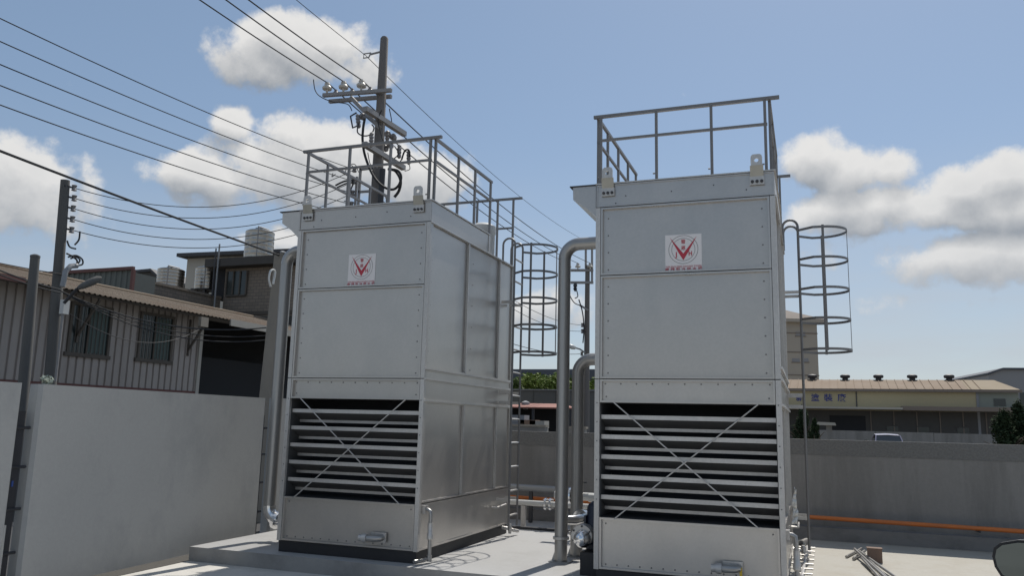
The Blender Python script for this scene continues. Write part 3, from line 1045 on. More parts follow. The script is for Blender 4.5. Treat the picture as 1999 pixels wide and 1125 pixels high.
# ------------------------------------------------------------------ cars
def make_car(label, paint, loc, rz, group=None):
    """car pointing along +Y, origin on the ground under its middle"""
    T = thing('parked_car', loc, label, 'car', group, rz)
    L, hw = 2.15, .84
    secs = []     # y, half width at sill / waist / shoulder, z sill, z waist, z top of lower body
    st = [(-L, .70, .45, .62, .86), (-L + .18, .80, .25, .60, .93), (-1.3, hw, .22, .60, .95), (-.3, hw, .22, .60, .94), (.75, hw, .22, .60, .93), (1.35, .82, .22, .58, .88), (L - .22, .76, .26, .55, .74), (L, .60, .40, .52, .62)]
    m = MB()
    prev = None
    for (y, w_, z0, z1, z2) in st:
        ring = [(-w_ * .92, y, z0), (-w_, y, z1), (-w_ * .93, y, z2 - .03), (-w_ * .8, y, z2), (0, y, z2 + .03), (w_ * .8, y, z2), (w_ * .93, y, z2 - .03), (w_, y, z1), (w_ * .92, y, z0)]
        i = len(m.v)
        m.v += ring
        if prev is not None:
            for k in range(9):
                m.f.append((prev + k, prev + (k + 1) % 9, i + (k + 1) % 9, i + k))
        prev = i
    m.f.append(tuple(range(9)))
    m.f.append(tuple(range(prev, prev + 9)))
    m.build('body', paint, T, True)
    # cabin
    cab = [(-1.75, .70, .92), (-1.15, .60, 1.40), (-.2, .60, 1.47), (.30, .58, 1.40), (1.05, .70, .92)]
    m = MB()
    m.v += [(-w_, y, z) for (y, w_, z) in cab] + [(w_, y, z) for (y, w_, z) in cab]
    m.f += [(0, 1, 2, 3, 4), (5, 9, 8, 7, 6), (0, 5, 6, 1), (3, 8, 9, 4), (0, 4, 9, 5)]
    cabin = m.build('window_band', 'car_glass', T)
    m = MB()
    for (a, b_) in ((1, 2), (2, 3)):
        (y0, w0, z0), (y1, w1, z1) = cab[a], cab[b_]
        m.v += [(-w0, y0, z0 + .012), (0, y0, z0 + .045), (w0, y0, z0 + .012), (-w1, y1, z1 + .012), (0, y1, z1 + .045), (w1, y1, z1 + .012)]
        i = len(m.v) - 6
        m.f += [(i, i + 1, i + 4, i + 3), (i + 1, i + 2, i + 5, i + 4)]
    m.build('roof', paint, T, True)
    for sgn in (-1, 1):
        for (a, b_) in ((0, 1), (3, 4)):
            (y0, w0, z0), (y1, w1, z1) = cab[a], cab[b_]
            MB().tube([(sgn * w0, y0, z0), (sgn * w1, y1, z1)], .03, 6).build('pillar', paint, T)
        for y in (-1.35, 1.30):
            wh = MB().lathe((sgn * .66, y, .31), (sgn, 0, 0), [(0, .31), (.19, .31), (.20, .28)], 24).build('wheel', 'tyre', T, True)
            MB().lathe((sgn * .862, y, .31), (sgn, 0, 0), [(0, .20), (.006, .19), (.012, .05)], 16).build('rim', 'chrome', wh)
        MB().box(sgn * .42 - .14, sgn * .42 + .14, L - .16, L - .02, .56, .66).build('headlight', 'lamp_white', T)
        # door mirror
        X = lambda u: sgn * (.90 + u)
        out = [(-.04, -.05), (-.02, -.095), (.04, -.11), (.13, -.105), (.178, -.085), (.20, -.045), (.207, 0), (.198, .04), (.17, .065), (.10, .085), (.02, .09), (-.03, .07)]
        m = MB()
        rings = [(.0, 1.0), (.05, .98), (.10, .80), (.135, .45), (.14, .05)]
        cxm, czm = .10, -.01
        for (dy, sc) in rings:
            m.v += [(X(cxm + (u - cxm) * sc), .62 + dy, 1.035 + czm + (v - czm) * sc) for (u, v) in out]
        k = len(out)
        for r_ in range(len(rings) - 1):
            for j in range(k):
                m.f.append((r_ * k + j, r_ * k + (j + 1) % k, (r_ + 1) * k + (j + 1) % k, (r_ + 1) * k + j))
        m.f.append(tuple(range(k)))
        dm = m.build('door_mirror', 'black_rubber', T, True)
        m = MB()
        sc = .88
        m.prism([(X(cxm + (u - cxm) * sc), 1.035 + czm + (v - czm) * sc) for (u, v) in out], 'y', .613, .619)
        m.build('mirror_glass', 'mirror_glass', dm)
        MB().box(min(X(-.16), X(.03)), max(X(-.16), X(.03)), .64, .70, .955, .99).build('mirror_arm', 'black_rubber', dm)
    return T


hd_ = R(-19)
mp_ = at(1990, 1098, 'z', 1.03)
off = Matrix.Rotation(hd_, 3, 'Z') @ Vector((-1.0, .62, 0))
make_car('dark parked car of which only the door mirror enters the picture', 'car_paint', (mp_.x - off.x, mp_.y - off.y, .006), hd_, 'cars')
p = at(1728, 848, 'y', 50)
make_car('silvery parked car whose roof just shows over the grey back wall', 'car_paint_far', (p.x, 50, .0), R(2), 'cars')

# ------------------------------------------------------------------ poles and wires
def insul(p, parent, ax=(0, 0, 1), s_=1., m='porcelain', name='insulator'):
    return MB().lathe(p, ax, [(0, .02 * s_), (.06 * s_, .025 * s_), (.065 * s_, .09 * s_), (.10 * s_, .10 * s_), (.13 * s_, .075 * s_), (.16 * s_, .05 * s_), (.175 * s_, .06 * s_), (.21 * s_, .045 * s_), (.22 * s_, .02 * s_)], 14).build(name, m, parent, True)


def rel(base, p):
    return Vector(p) - Vector(base)


B0 = Vector((-9.42, 16, 0))
mp0 = thing('utility_pole', B0, 'tall dark utility pole with crossarms rising behind the left tower', 'utility pole', 'utility poles')
MB().tube([(0, 0, 0), (.0, 0, 5), (-.02, 0, 10.80), (-.02, 0, 10.85)], [.18, .155, .098, .07], 18).build('pole', 'wood_pole', mp0, True)


def q(px, py, y=16.):
    return at(px, py, 'y', y) - B0


def bar(p, q_, wd, name, m='arm_steel', parent=None, ht=None):
    p, q_ = Vector(p), Vector(q_)
    return MB().tube([p, q_], wd * .707, 4).build(name, m, parent)


a1 = bar(q(631, 186, 15.82), q(764, 176, 15.82), .085, 'crossarm', parent=mp0)
a2 = bar(q(643, 198, 16.18), q(764, 188, 16.18), .085, 'crossarm', parent=mp0)
ins_hv = []
for (px, py) in ((638, 183), (670, 181), (705, 178)):
    b_ = q(px, py, 15.9)
    insul(b_ + Vector((0, 0, .03)), mp0, s_=1.25)
    ins_hv.append(B0 + b_ + Vector((0, 0, .03 + .26)))
    insul(b_ + Vector((.16, .15, -.02)), mp0, s_=.8, m='grey_porcelain')
bar(q(685, 190, 15.9), q(742, 250, 15.9), .09, 'brace', parent=mp0)
a3 = bar(at(713, 212, 'y', 15.2) - B0, at(790, 262, 'z', at(713, 212, 'y', 15.2).z) - B0, .12, 'crossarm', parent=mp0)
a4 = bar(at(711, 281, 'y', 15.2) - B0, at(788, 328, 'z', at(711, 281, 'y', 15.2).z) - B0, .12, 'crossarm', parent=mp0)
# overhead-earth bracket
eb = bar(q(742, 101), q(722, 106), .035, 'earth_bracket', parent=mp0)
e0 = q(714, 108)
MB().tube([e0 + Vector((.14, 0, .05)), e0 + Vector((-.06, 0, .05)), e0 + Vector((-.06, 0, -.06)), e0 + Vector((.09, 0, -.06)), e0 + Vector((.14, 0, .05))], .018, 6).build('clevis', 'arm_steel', eb)
# cut-outs and arresters
for (px, py, y, dx, dz) in ((697, 236, 15.6, .06, -.34), (725, 272, 15.2, .0, -.36), (755, 268, 16.4, .02, -.30), (779, 295, 16.6, .01, -.34), (797, 307, 16.8, .02, -.33)):
    p0 = q(px, py, y)
    MB().lathe(p0 + Vector((0, 0, .17)), (dx, 0, dz), [(0, .02), (.03, .05), (.06, .05), (.08, .035), (.10, .055), (.14, .055), (.16, .035), (.18, .055), (.22, .055), (.24, .035), (.26, .05), (.33, .05), (.36, .02)], 10).build('surge_arrester', 'grey_porcelain', mp0, True)
p0 = q(688, 234, 15.6)
MB().tube([p0 + Vector((.10, 0, .17)), p0 + Vector((-.06, 0, .10)), p0 + Vector((.02, 0, -.2)), p0 + Vector((.16, 0, -.16))], .022, 6).build('cutout_frame', 'dark_steel', mp0)
for (px, py) in ((708, 228), (757, 262), (768, 268), (762, 284), (752, 290)):
    p0 = q(px, py, 15.7 if px < 730 else 16.5)
    MB().lathe(p0, (.6, 0, -.5), [(-.09, .03), (-.05, .085), (.0, .085), (.01, .04), (.05, .07), (.09, .03)], 10).build('insulator', 'grey_porcelain', mp0, True)


def smooth_path(pts, n=8):
    P_ = [Vector(p) for p in pts]
    out = []
    for i in range(len(P_) - 1):
        p0, p1, p2, p3 = P_[max(i - 1, 0)], P_[i], P_[i + 1], P_[min(i + 2, len(P_) - 1)]
        for k in range(n):
            t_ = k / n
            out.append(.5 * ((2 * p1) + (p2 - p0) * t_ + (2 * p0 - 5 * p1 + 4 * p2 - p3) * t_ ** 2 + (3 * p1 - p0 - 3 * p2 + p3) * t_ ** 3))
    out.append(P_[-1])
    return out


def loop(pxs, r, y, name='jumper_cable', ys=None):
    return MB().tube(smooth_path([q(px, py, y) for px, py in pxs]), r, 7).build(name, 'cable', mp0, True)


loop([(712, 232), (709, 250), (708, 275), (713, 305), (727, 340), (745, 362), (765, 370), (778, 362), (783, 345), (776, 333), (758, 330)], .030, 15.4)
loop([(758, 330), (772, 334), (782, 352), (779, 372), (770, 385)], .034, 15.5)
loop([(700, 240), (698, 258), (710, 265), (724, 262), (730, 250), (726, 243)], .016, 15.4)
loop([(612, 155), (615, 175), (625, 188), (648, 198), (678, 203), (687, 216)], .012, 15.8)
loop([(760, 212), (764, 232), (765, 245)], .012, 16.3)
loop([(770, 285), (778, 300), (768, 312), (775, 320), (784, 312)], .014, 16.5)
loop([(784, 312), (790, 295), (798, 293), (800, 306)], .022, 16.6)
loop([(798, 318), (800, 330), (790, 334)], .010, 16.6)
loop([(718, 298), (722, 318), (728, 330), (732, 338)], .010, 15.6)
loop([(745, 215), (738, 235), (744, 262), (748, 275)], .014, 15.7)
MB().tube([q(747, 330, 15.75), q(741, 420, 15.75)], .07, 10).build('conduit', 'dark_steel', mp0, True)
# rack of low-voltage insulators
bar(q(703, 331, 15.9), q(738, 327, 15.9), .05, 'rack_arm', parent=mp0)
bar(q(700, 375, 15.9), q(738, 372, 15.9), .05, 'rack_arm', parent=mp0)
bar(q(704, 328, 15.9), q(698, 420, 15.9), .05, 'rack_upright', parent=mp0)
bar(q(697, 345, 15.9), q(692, 420, 15.9), .045, 'rack_upright', parent=mp0)
rack = []
for (px, py) in ((692, 331), (690, 354), (688, 377), (686, 399), (684, 420)):
    p0 = q(px, py, 15.85)
    MB().lathe(p0, (0, 0, 1), [(-.07, .02), (-.06, .055), (-.02, .055), (0, .035), (.02, .055), (.06, .055), (.07, .02)], 10).build('insulator', 'grey_porcelain', mp0, True)
    rack.append(B0 + p0)
loop([(672, 342), (676, 331), (684, 322), (694, 330)], .010, 15.7)
loop([(686, 320), (694, 322), (700, 336)], .010, 15.7)
loop([(655, 340), (648, 345), (650, 338)], .010, 15.7)
loop([(655, 362), (672, 354), (690, 352)], .022, 15.7)
loop([(658, 366), (676, 358), (690, 356)], .018, 15.7)
loop([(690, 358), (684, 372), (682, 380)], .018, 15.7)

# further pole between the towers
B2 = Vector((-11.95, 44.8, 0))
p2 = thing('utility_pole', B2, 'distant utility pole with street lamp in the gap between the towers', 'utility pole', 'utility poles')
MB().tube([(0, 0, 0), (0, 0, 10.85)], [.19, .135], 14).build('pole', 'wood_pole', p2, True)
q2 = lambda px, py, y=44.8: at(px, py, 'y', y) - B2
for z_, y_ in ((528, 44.7), (552, 44.7)):
    bar(q2(1103, z_, y_), q2(1158, z_, y_), .14, 'crossarm', parent=p2)
for px in (1143.6, 1155.8):
    bar(q2(px, 474), q2(px, 552 if px > 1150 else 524), .11, 'earth_peak', parent=p2)
bar(q2(1142, 477), q2(1158, 477), .10, 'peak_head', parent=p2)
far_hv = []
for px in (1110, 1128, 1152):
    b_ = q2(px, 526, 44.6)
    insul(b_, p2, s_=1.7)
    far_hv.append(B2 + b_ + Vector((0, 0, .37)))
for px in (1107, 1123):
    MB().lathe(q2(px, 553, 44.6), (0, 0, -1), [(0, .05), (.1, .12), (.2, .12), (.25, .06), (.3, .12), (.4, .1), (.5, .03)], 10).build('insulator', 'dark_steel', p2, True)
bar(q2(1132, 596, 44.6), q2(1148, 606, 44.6), .12, 'bracket', parent=p2)
lm = MB().tube([q2(1142, 689, 44.5), q2(1132, 682, 44.2), q2(1122, 679, 44.0)], .05, 8).build('lamp_arm', 'grey_pipe', p2, True)
MB().lathe(q2(1124, 680, 44.0), q2(1108, 675, 43.6) - q2(1124, 680, 44.0), [(0, .04), (.05, .10), (.25, .14), (.45, .12), (.55, .04)], 12).build('lamp_head', 'lamp_white', lm, True)
for (px, py) in ((1137, 635), (1137, 647), (1136, 691)):
    MB().lathe(q2(px, py, 44.6), (0, 0, 1), [(-.13, .03), (-.1, .1), (0, .06), (.1, .1), (.13, .03)], 8).build('insulator', 'grey_porcelain', p2, True)
MB().tube(smooth_path([q2(1130, 585, 44.5), q2(1137, 610, 44.5), q2(1140, 640, 44.5), q2(1138, 670, 44.5)]), .035, 6).build('drop_cable', 'cable', p2, True)
MB().tube(smooth_path([q2(1110, 560, 44.5), q2(1113, 578, 44.5), q2(1122, 592, 44.5), q2(1135, 597, 44.5)]), .03, 6).build('drop_cable', 'cable', p2, True)
MB().tube(smooth_path([q2(1124, 562, 44.5), q2(1128, 578, 44.5), q2(1122, 583, 44.5)]), .03, 6).build('drop_cable', 'cable', p2, True)

# left street pole
B3 = at(118, 700, 'x', -13.)
B3.z = 0
top3 = at(127.5, 352, 'x', -13.)
base3 = at(100, 720, 'x', -13.)
low3 = base3 + (base3 - top3) * (base3.z / (top3.z - base3.z))
p3 = thing('utility_pole', low3, 'street pole with five small insulators in front of the corrugated shed', 'utility pole', 'utility poles')
MB().tube([Vector((0, 0, 0)), top3 - low3], [.125, .080], 16).build('pole', 'pole_grey', p3, True)
lv3 = []
for (px, py) in ((145, 367), (145, 387), (143, 407), (141.5, 428), (140, 449)):
    p0 = at(px, py, 'x', -12.9) - low3
    ax = bar(p0 - Vector((.05, .18, 0)), p0, .03, 'insulator_arm', 'dark_steel', p3)
    MB().lathe(p0, (0, 0, 1), [(-.06, .02), (-.05, .05), (0, .03), (.05, .05), (.06, .02)], 10).build('insulator', 'grey_porcelain', p3, True)
    lv3.append(low3 + p0)
q3 = lambda px, py, x=-12.75: at(px, py, 'x', x) - low3
MB().tube([q3(122, 560), q3(128, 530), q3(138, 520), q3(150, 519)], .05, 10).build('cable_elbow', 'grey_pipe', p3, True)
for pts_ in ([(150, 519), (161, 516), (160, 506), (148, 499), (133, 502)], [(150, 518), (156, 508), (148, 502), (138, 505)], [(150, 516), (150, 508), (140, 500), (130, 495)], [(131, 470), (136, 482), (148, 486)], [(156, 452), (154, 468), (146, 478)]):
    MB().tube(smooth_path([q3(a, c_) for a, c_ in pts_]), .016, 6).build('service_lead', 'cable', p3, True)
x0 = q3(126, 600)
MB().box(x0.x - .05, x0.x + .05, x0.y - .06, x0.y + .06, x0.z - .13, x0.z + .13).build('meter_box', 'lamp_white', p3)
MB().tube([x0 + Vector((0, -.02, -.1)), q3(108, 745)], .022, 8).build('conduit', 'arm_steel', p3, True)
# street lamp on that pole
q0 = q3(125, 592, -12.6)
q1 = q3(150, 565, -12.4)
lampa = MB().tube([q0, q1, q3(160, 561, -12.3)], .03, 8).build('lamp_arm', 'dark_steel', p3, True)
MB().lathe(q3(152, 563, -12.3), q3(176, 552, -12.2) - q3(152, 563, -12.3), [(0, .03), (.08, .055), (.25, .07), (.38, .06), (.44, .02)], 12).build('lamp_head', 'pole_grey', lampa, True)
# thin steel pole at the left edge
t4 = at(68.5, 503, 'x', -11.)
b4 = at(47, 745, 'x', -11.)
l4 = b4 + (b4 - t4) * (b4.z / (t4.z - b4.z))
p4 = thing('steel_post', l4, 'plain grey steel pole nearest the left edge of the picture', 'pole')
MB().tube([Vector((0, 0, 0)), (t4 - l4)], [.095, .066], 14).build('pole', 'pole_grey', p4, True)
MB().lathe(t4 - l4, (0, 0, 1), [(0, .07), (.03, .07), (.05, .03)], 14).build('cap', 'pole_grey', p4, True)
# square concrete post behind the left riser
t5 = at(551, 497, 'x', -8.)
b5 = at(530, 770, 'x', -8.)
l5 = b5 + (b5 - t5) * (b5.z / (t5.z - b5.z))
p5 = thing('concrete_post', l5, 'tapered square concrete post behind the left riser pipe', 'post')
m = MB()
m.tube([Vector((0, 0, 0)), t5 - l5], [.235, .125], 4)
m.build('post', 'old_concrete', p5)
q5 = lambda px, py, x=-7.9: at(px, py, 'x', x) - l5
MB().tube(smooth_path([q5(528, 560), q5(525, 545), q5(528, 530), q5(534, 527), q5(537, 533), q5(533, 555)]), .016, 8).build('lead_loop', 'lamp_white', p5, True)
MB().tube(smooth_path([q5(548, 492), q5(556, 494), q5(559, 505), q5(559, 520)]), .02, 8).build('lead_pipe', 'grey_pipe', p5, True)


def wire(a, b_, sag, r, label, name='overhead_wire', group='overhead wires', n=28, m='cable'):
    a, b_ = Vector(a), Vector(b_)
    pts = []
    for k in range(n + 1):
        t_ = k / n
        p = a.lerp(b_, t_)
        p.z -= sag * 4 * t_ * (1 - t_)
        pts.append(p)
    return tag(MB().tube(pts, r, 6).build(name, m, None, True), label, 'wire', group)


ORD = ('uppermost', 'second', 'middle', 'fourth', 'lowest')
HX = ((408, -10.97), (458, -10.5), (502, -10.0))
NM = ('left', 'middle', 'right')
for (px, x), A, Bf, nm in zip(HX, ins_hv, far_hv, NM):
    n0 = at(px, 0, 'x', x + .1)
    end = n0 + (n0 - A) * 1.3
    mid = wire(end, A, .12, .015, nm + ' of three thick wires from the top edge to the tall pole crossarm', 'power_line', 'power lines')
    wire(A, Bf, .55, .017, nm + ' of three thick wires from the tall pole to the distant pole', 'power_line', 'power lines')
E0 = B0 + e0
n0 = at(585, 0, 'x', -9.9)
wire(n0 + (n0 - E0) * 1.2, E0, .05, .008, 'hair-thin earth wire from the top edge to the tip of the tall pole', 'earth_wire', 'power lines')
wire(E0, B2 + q2(1150, 474), .5, .009, 'hair-thin earth wire running from the tall pole tip to the distant pole', 'earth_wire', 'power lines')
for k, (A, py) in enumerate(zip(rack, (20, 65, 110, 151, 189))):
    n0 = at(0, py, 'x', -10.2)
    wire(n0 + (n0 - A) * .25, A, .17, .009, ORD[k] + ' of five wires sloping from the left edge down to the tall pole', 'overhead_wire', 'five sloping wires')
    sg = (.62, .62, .62, .60, .55)[k]
    wire(lv3[k], A, sg, .008, ORD[k] + ' of five sagging wires strung from the street pole to the tall pole', 'overhead_wire', 'five sagging wires')
c0 = at(0, 290, 'x', -8.)
c1 = at(549, 500, 'x', -8.)
wire(c0 + (c0 - c1) * .4, c1, .03, .016, 'thick twisted cable from the left edge to the square concrete post', 'service_cable', 'service cables', m='cable_thick')
for k, (a, b_, xx, r, sg, lab) in enumerate((((0, 512), (128, 537), -12.9, .010, .02, 'thin cable from the left edge past the grey steel pole'),
                                     ((0, 522), (118, 566), -11.6, .013, .05, 'upper thick cable crossing the shed eave at the left edge'),
                                     ((0, 530), (118, 572), -11.4, .010, .05, 'lower thick cable crossing the shed eave at the left edge'))):
    a3_, b3_ = at(*a, 'x', xx), at(*b_, 'x', xx)
    wire(a3_ + (a3_ - b3_) * .6, b3_, sg, r, lab, 'service_cable', 'service cables', m='cable_thick')
for (b_, r, sg, lab) in (((520, 640), .012, .28, 'uppermost of three cables hung under the shed eave'), ((524, 655), .008, .30, 'middle one of three cables hung under the shed eave'), ((522, 664), .010, .34, 'lowest of three cables hung under the shed eave'), ((400, 637), .008, .55, 'thin slack wire drooping across the two shed windows')):
    wire(at(118, 568 if b_[1] != 637 else 600, 'x', -12.85), at(*b_, 'x', -9.5 if b_[1] != 637 else -15.3), sg, r, lab, 'service_cable', 'service cables', m='cable_thick')
wire(B2 + q2(1136, 635, 44.6), B0 + q(742, 388), .7, .012, 'upper low wire between the tall pole and the lamp pole', 'overhead_wire', 'low wires')
wire(B2 + q2(1136, 647, 44.6), B0 + q(741, 402), .8, .012, 'lower low wire between the tall pole and the lamp pole', 'overhead_wire', 'low wires')
wire(B2 + q2(1136, 691, 44.6), B0 + q(738, 560), .5, .014, 'lowest wire meeting the distant pole beside its street lamp', 'overhead_wire', 'low wires')

# ------------------------------------------------------------------ buildings on the left
SX = -16.0
sh = thing('corrugated_shed', (SX, 18, 0), 'low shed of pinkish corrugated sheet with a rusty roof, left edge', 'shed')
RY = 18.
y0s, y1s, y2s = 7.5 - RY, 18.0 - RY, 27.4 - RY
m = MB()
pts = []
yy = y0s
while yy < y1s:
    for dy, dx in ((0, -.01), (.045, -.01), (.055, .028), (.205, .028), (.215, -.01)):
        pts.append((dx, yy + dy))
    yy += .215
zb_, zt_ = 2.25, 4.32
for (a, b_) in zip(pts, pts[1:]):
    if abs(a[1] - b_[1]) < 1e-6 and abs(a[0] - b_[0]) < 1e-6:
        continue
    m.quad((a[0], a[1], zb_), (b_[0], b_[1], zb_), (b_[0], b_[1], zt_), (a[0], a[1], zt_))
tag(m.build('corrugated_wall', 'shed_wall', sh), kind='stuff')
MB().box(-.12, -.02, y0s, y1s, .0, 4.25).build('wall_core', 'dark_timber', sh)
MB().box(-.02, .05, y0s, y1s, 2.13, 2.25).build('base_trim', 'red_trim', sh)
MB().box(-.05, .02, y0s, y1s, 0, 2.13).build('base_wall', 'dark_conc', sh)
MB().box(-.06, .07, y1s - .10, y1s + .02, 0, 4.2).build('end_post', 'beige_sheet', sh)


def shed_window(pxl, pxr, pt, pb, sill=True):
    a, c_ = at(pxl, pt, 'x', SX), at(pxr, pb, 'x', SX)
    ya, yb2 = a.y - RY, c_.y - RY
    zt2, zb2 = at((pxl + pxr) / 2, pt, 'x', SX).z, at((pxl + pxr) / 2, pb, 'x', SX).z
    w_ = MB().box(.028, .034, ya, yb2, zb2, zt2).build('window', 'window_glass', sh)
    MB().box(.0345, .037, (ya + yb2) / 2, yb2 - .04, zb2 + .04, zt2 - .04).build('curtain', 'curtain', w_)
    for (p, q_, r_, s_) in ((ya - .07, ya, zb2, zt2), (yb2, yb2 + .07, zb2, zt2), (ya - .07, yb2 + .07, zt2, zt2 + .07), (ya - .12, yb2 + .12, zb2 - .09, zb2)):
        MB().box(.0, .075, p, q_, r_, s_).build('frame', 'dark_timber', w_)
    n_ = 9
    for k in range(1, n_):
        y_ = ya + (yb2 - ya) * k / n_
        MB().tube([(.06, y_, zb2), (.06, y_, zt2)], .009 if k != n_ // 2 else .025, 5).build('bar', 'dark_timber', w_)


shed_window(141, 204, 600, 692)
shed_window(276, 327, 618, 703)
# roof with ridges running down the slope
m = MB()
ex, ez, rx_, rz_ = .72, 4.28, -4.2, 5.40
pts = []
yy = y0s - 1
n_ = 0
while yy < y2s:
    pts += [(yy, 0), (yy + .07, 0), (yy + .09, .022), (yy + .13, .022)]
    yy += .15
for (a, b_) in zip(pts, pts[1:]):
    m.quad((ex, a[0], ez + a[1]), (ex, b_[0], ez + b_[1]), (rx_, b_[0], rz_ + b_[1]), (rx_, a[0], rz_ + a[1]))
rf = tag(m.build('roof', 'roof_rust', sh), kind='stuff')
MB().quad((ex - .01, y0s - 1, ez - .02), (ex - .01, y2s, ez - .02), (rx_, y2s, rz_ - .02), (rx_, y0s - 1, rz_ - .02)).build('roof_lining', 'dark_timber', sh)
MB().box(ex - .02, ex + .03, y1s + .3, y2s, ez - .16, ez + .03).build('gutter', 'beige_sheet', sh)
MB().box(ex - .03, ex + .02, y0s - 1, y0s + 4.4, ez - .05, ez + .07).build('fascia', 'red_trim', sh)
MB().tube([(rx_, y0s - 1, rz_ + .03), (rx_, y2s, rz_ + .03)], .06, 6).build('ridge_cap', 'roof_rust', sh)
for y_ in (-8.6, -7.9, -4.1, -.5):
    MB().tube([(.05, y_, 3.35), (.62, y_, 4.18)], .035, 4).build('eave_bracket', 'dark_timber', sh)
    MB().tube([(.05, y_, 3.2), (.05, y_, 4.2)], .035, 4).build('eave_bracket', 'dark_timber', sh)
# open bay with a dark back wall
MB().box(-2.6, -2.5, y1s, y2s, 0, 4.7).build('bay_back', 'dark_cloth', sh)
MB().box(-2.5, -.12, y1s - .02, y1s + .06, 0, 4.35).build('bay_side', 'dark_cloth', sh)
for y_ in (4.6, 9.2):
    MB().box(.0, .14, y_, y_ + .14, 0, 4.2).build('bay_post', 'dark_timber', sh)
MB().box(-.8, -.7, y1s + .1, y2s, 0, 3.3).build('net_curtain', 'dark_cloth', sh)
MB().box(-4.5, -4.4, y0s - 1, y2s, 0, 5.3).build('rear_wall', 'dark_conc', sh)
# number board under the eave corner
p = at(407, 627, 'x', SX + .9)
MB().box(.70, .80, p.y - RY - .16, p.y - RY + .12, p.z - .16, p.z + .10).build('gutter_box', 'old_concrete', sh)

# brown tiled building with tanks behind the shed: a low wing seen along its flank, a taller wing seen from its end
BX = -24.
WY = 28.
q6 = lambda px, py, x=BX: at(px, py, 'x', x)
qw = lambda px, py, y=WY: at(px, py, 'y', y)
bb = thing('tiled_building', (BX, WY, 0), 'brown tiled building with a flat roof behind the rusty shed', 'building')
zl = q6(350, 566).z
MB().box(-9, 0, q6(262, 565).y - WY, -.004, 0, zl).build('lower_wing', 'tile_wall', bb)
MB().box(-.22, .06, q6(262, 565).y - WY, -.006, zl + .003, zl + .10).build('parapet', 'tile_wall', bb)
xw0, xw1 = qw(438, 560).x - BX, qw(640, 560).x - BX
zu = qw(500, 522).z
MB().box(xw0, xw1, 0, 9, 0, zu).build('upper_wing', 'tile_wall', bb)
MB().box(qw(417, 515).x - BX, xw1 + .4, -.55, 9, zu + .004, qw(500, 506).z).build('roof_slab', 'dark_conc', bb)
MB().box(qw(418, 540).x - BX, xw0 - .01, -.004, 5, zl + .004, zu - .004).build('dark_recess', 'dark_cloth', bb)
wn = MB().box(qw(445, 540).x - BX, qw(484, 540).x - BX, -.045, -.002, qw(465, 577).z, qw(465, 530).z).build('window', 'window_glass', bb)
for k in range(4):
    x_ = qw(445 + 13 * k, 540).x - BX
    MB().box(x_ - .03, x_ + .03, -.09, -.047, qw(465, 577).z, qw(465, 530).z).build('frame', 'dark_timber', wn)
MB().box(qw(445, 540).x - BX, qw(484, 540).x - BX, -.09, -.047, qw(465, 579).z, qw(465, 576).z).build('frame', 'dark_timber', wn)
xd = qw(441, 560).x - BX
MB().tube([(xd, -.62, zl - 2), (xd, -.62, qw(441, 483).z)], .035, 8).build('downpipe', 'grey_pipe', bb, True)
MB().tube([(xd - .1, -.7, zl), (xd - .1, -.7, qw(439, 492).z)], .03, 8).build('vent_pipe', 'dark_steel', bb, True)
MB().box(xw0, xw1, -.05, -.002, qw(500, 608).z - .15, qw(500, 608).z).build('string_course', 'dark_timber', bb)
MB().box(xw0, xw1, -.02, -.001, 0, qw(500, 612).z - .15).build('plinth_band', 'dark_conc', bb)


def tank(pxc, ptop, pbot, wpx, x, label, dome=True):
    c_ = at(pxc, pbot, 'x', x)
    zt2 = at(pxc, ptop, 'x', x).z
    dist = (c_ - CAM).length
    r_ = wpx / 2 / FPX * dist * .985
    h_ = zt2 - c_.z
    T = thing('water_tank', c_, label, 'water tank', 'rooftop water tanks')
    prof = [(0, r_)]
    nb = 6
    for k in range(nb):
        z0, z1 = h_ * k / nb, h_ * (k + 1) / nb
        prof += [(z0 + .03 * h_, r_), (z1 - .05 * h_, r_), (z1 - .03 * h_, r_ * 1.012), (z1 - .01 * h_, r_ * 1.012)]
    MB().lathe((0, 0, 0), (0, 0, 1), prof, 28).build('shell', 'tank', T, True)
    MB().lathe((0, 0, h_), (0, 0, 1), [(0, r_ * 1.0), (.05 * h_, r_ * .85), (.10 * h_, r_ * .4), (.16 * h_, r_ * .35), (.18 * h_, .05)], 28).build('lid', 'tank', T, True)
    MB().tube([(r_ * .5, -r_ * .85, 0), (r_ * .5, -r_ * .85, h_ * 1.12), (r_ * .5, r_ * .3, h_ * 1.12)], .03, 6).build('feed_pipe', 'arm_steel', T)
    st_ = MB()
    for a_ in range(4):
        an = a_ * math.pi / 2 + .6
        st_.box(math.cos(an) * r_ * .75 - .06, math.cos(an) * r_ * .75 + .06, math.sin(an) * r_ * .75 - .06, math.sin(an) * r_ * .75 + .06, -.35, 0)
    st_.box(-r_ * .9, r_ * .9, -r_ * .9, r_ * .9, -.05, .0)
    st_.build('stand', 'dark_steel', T)
    return T


tank(504, 453, 506, 53, -22.3, 'tall ribbed steel water tank standing highest on the brown building')
tank(331, 527, 566, 47, BX - 1.3, 'ribbed steel water tank on the lower roof, the left one')
tank(402, 525, 566, 42, BX - 1.3, 'ribbed steel water tank on the lower roof, beside the dark recess')
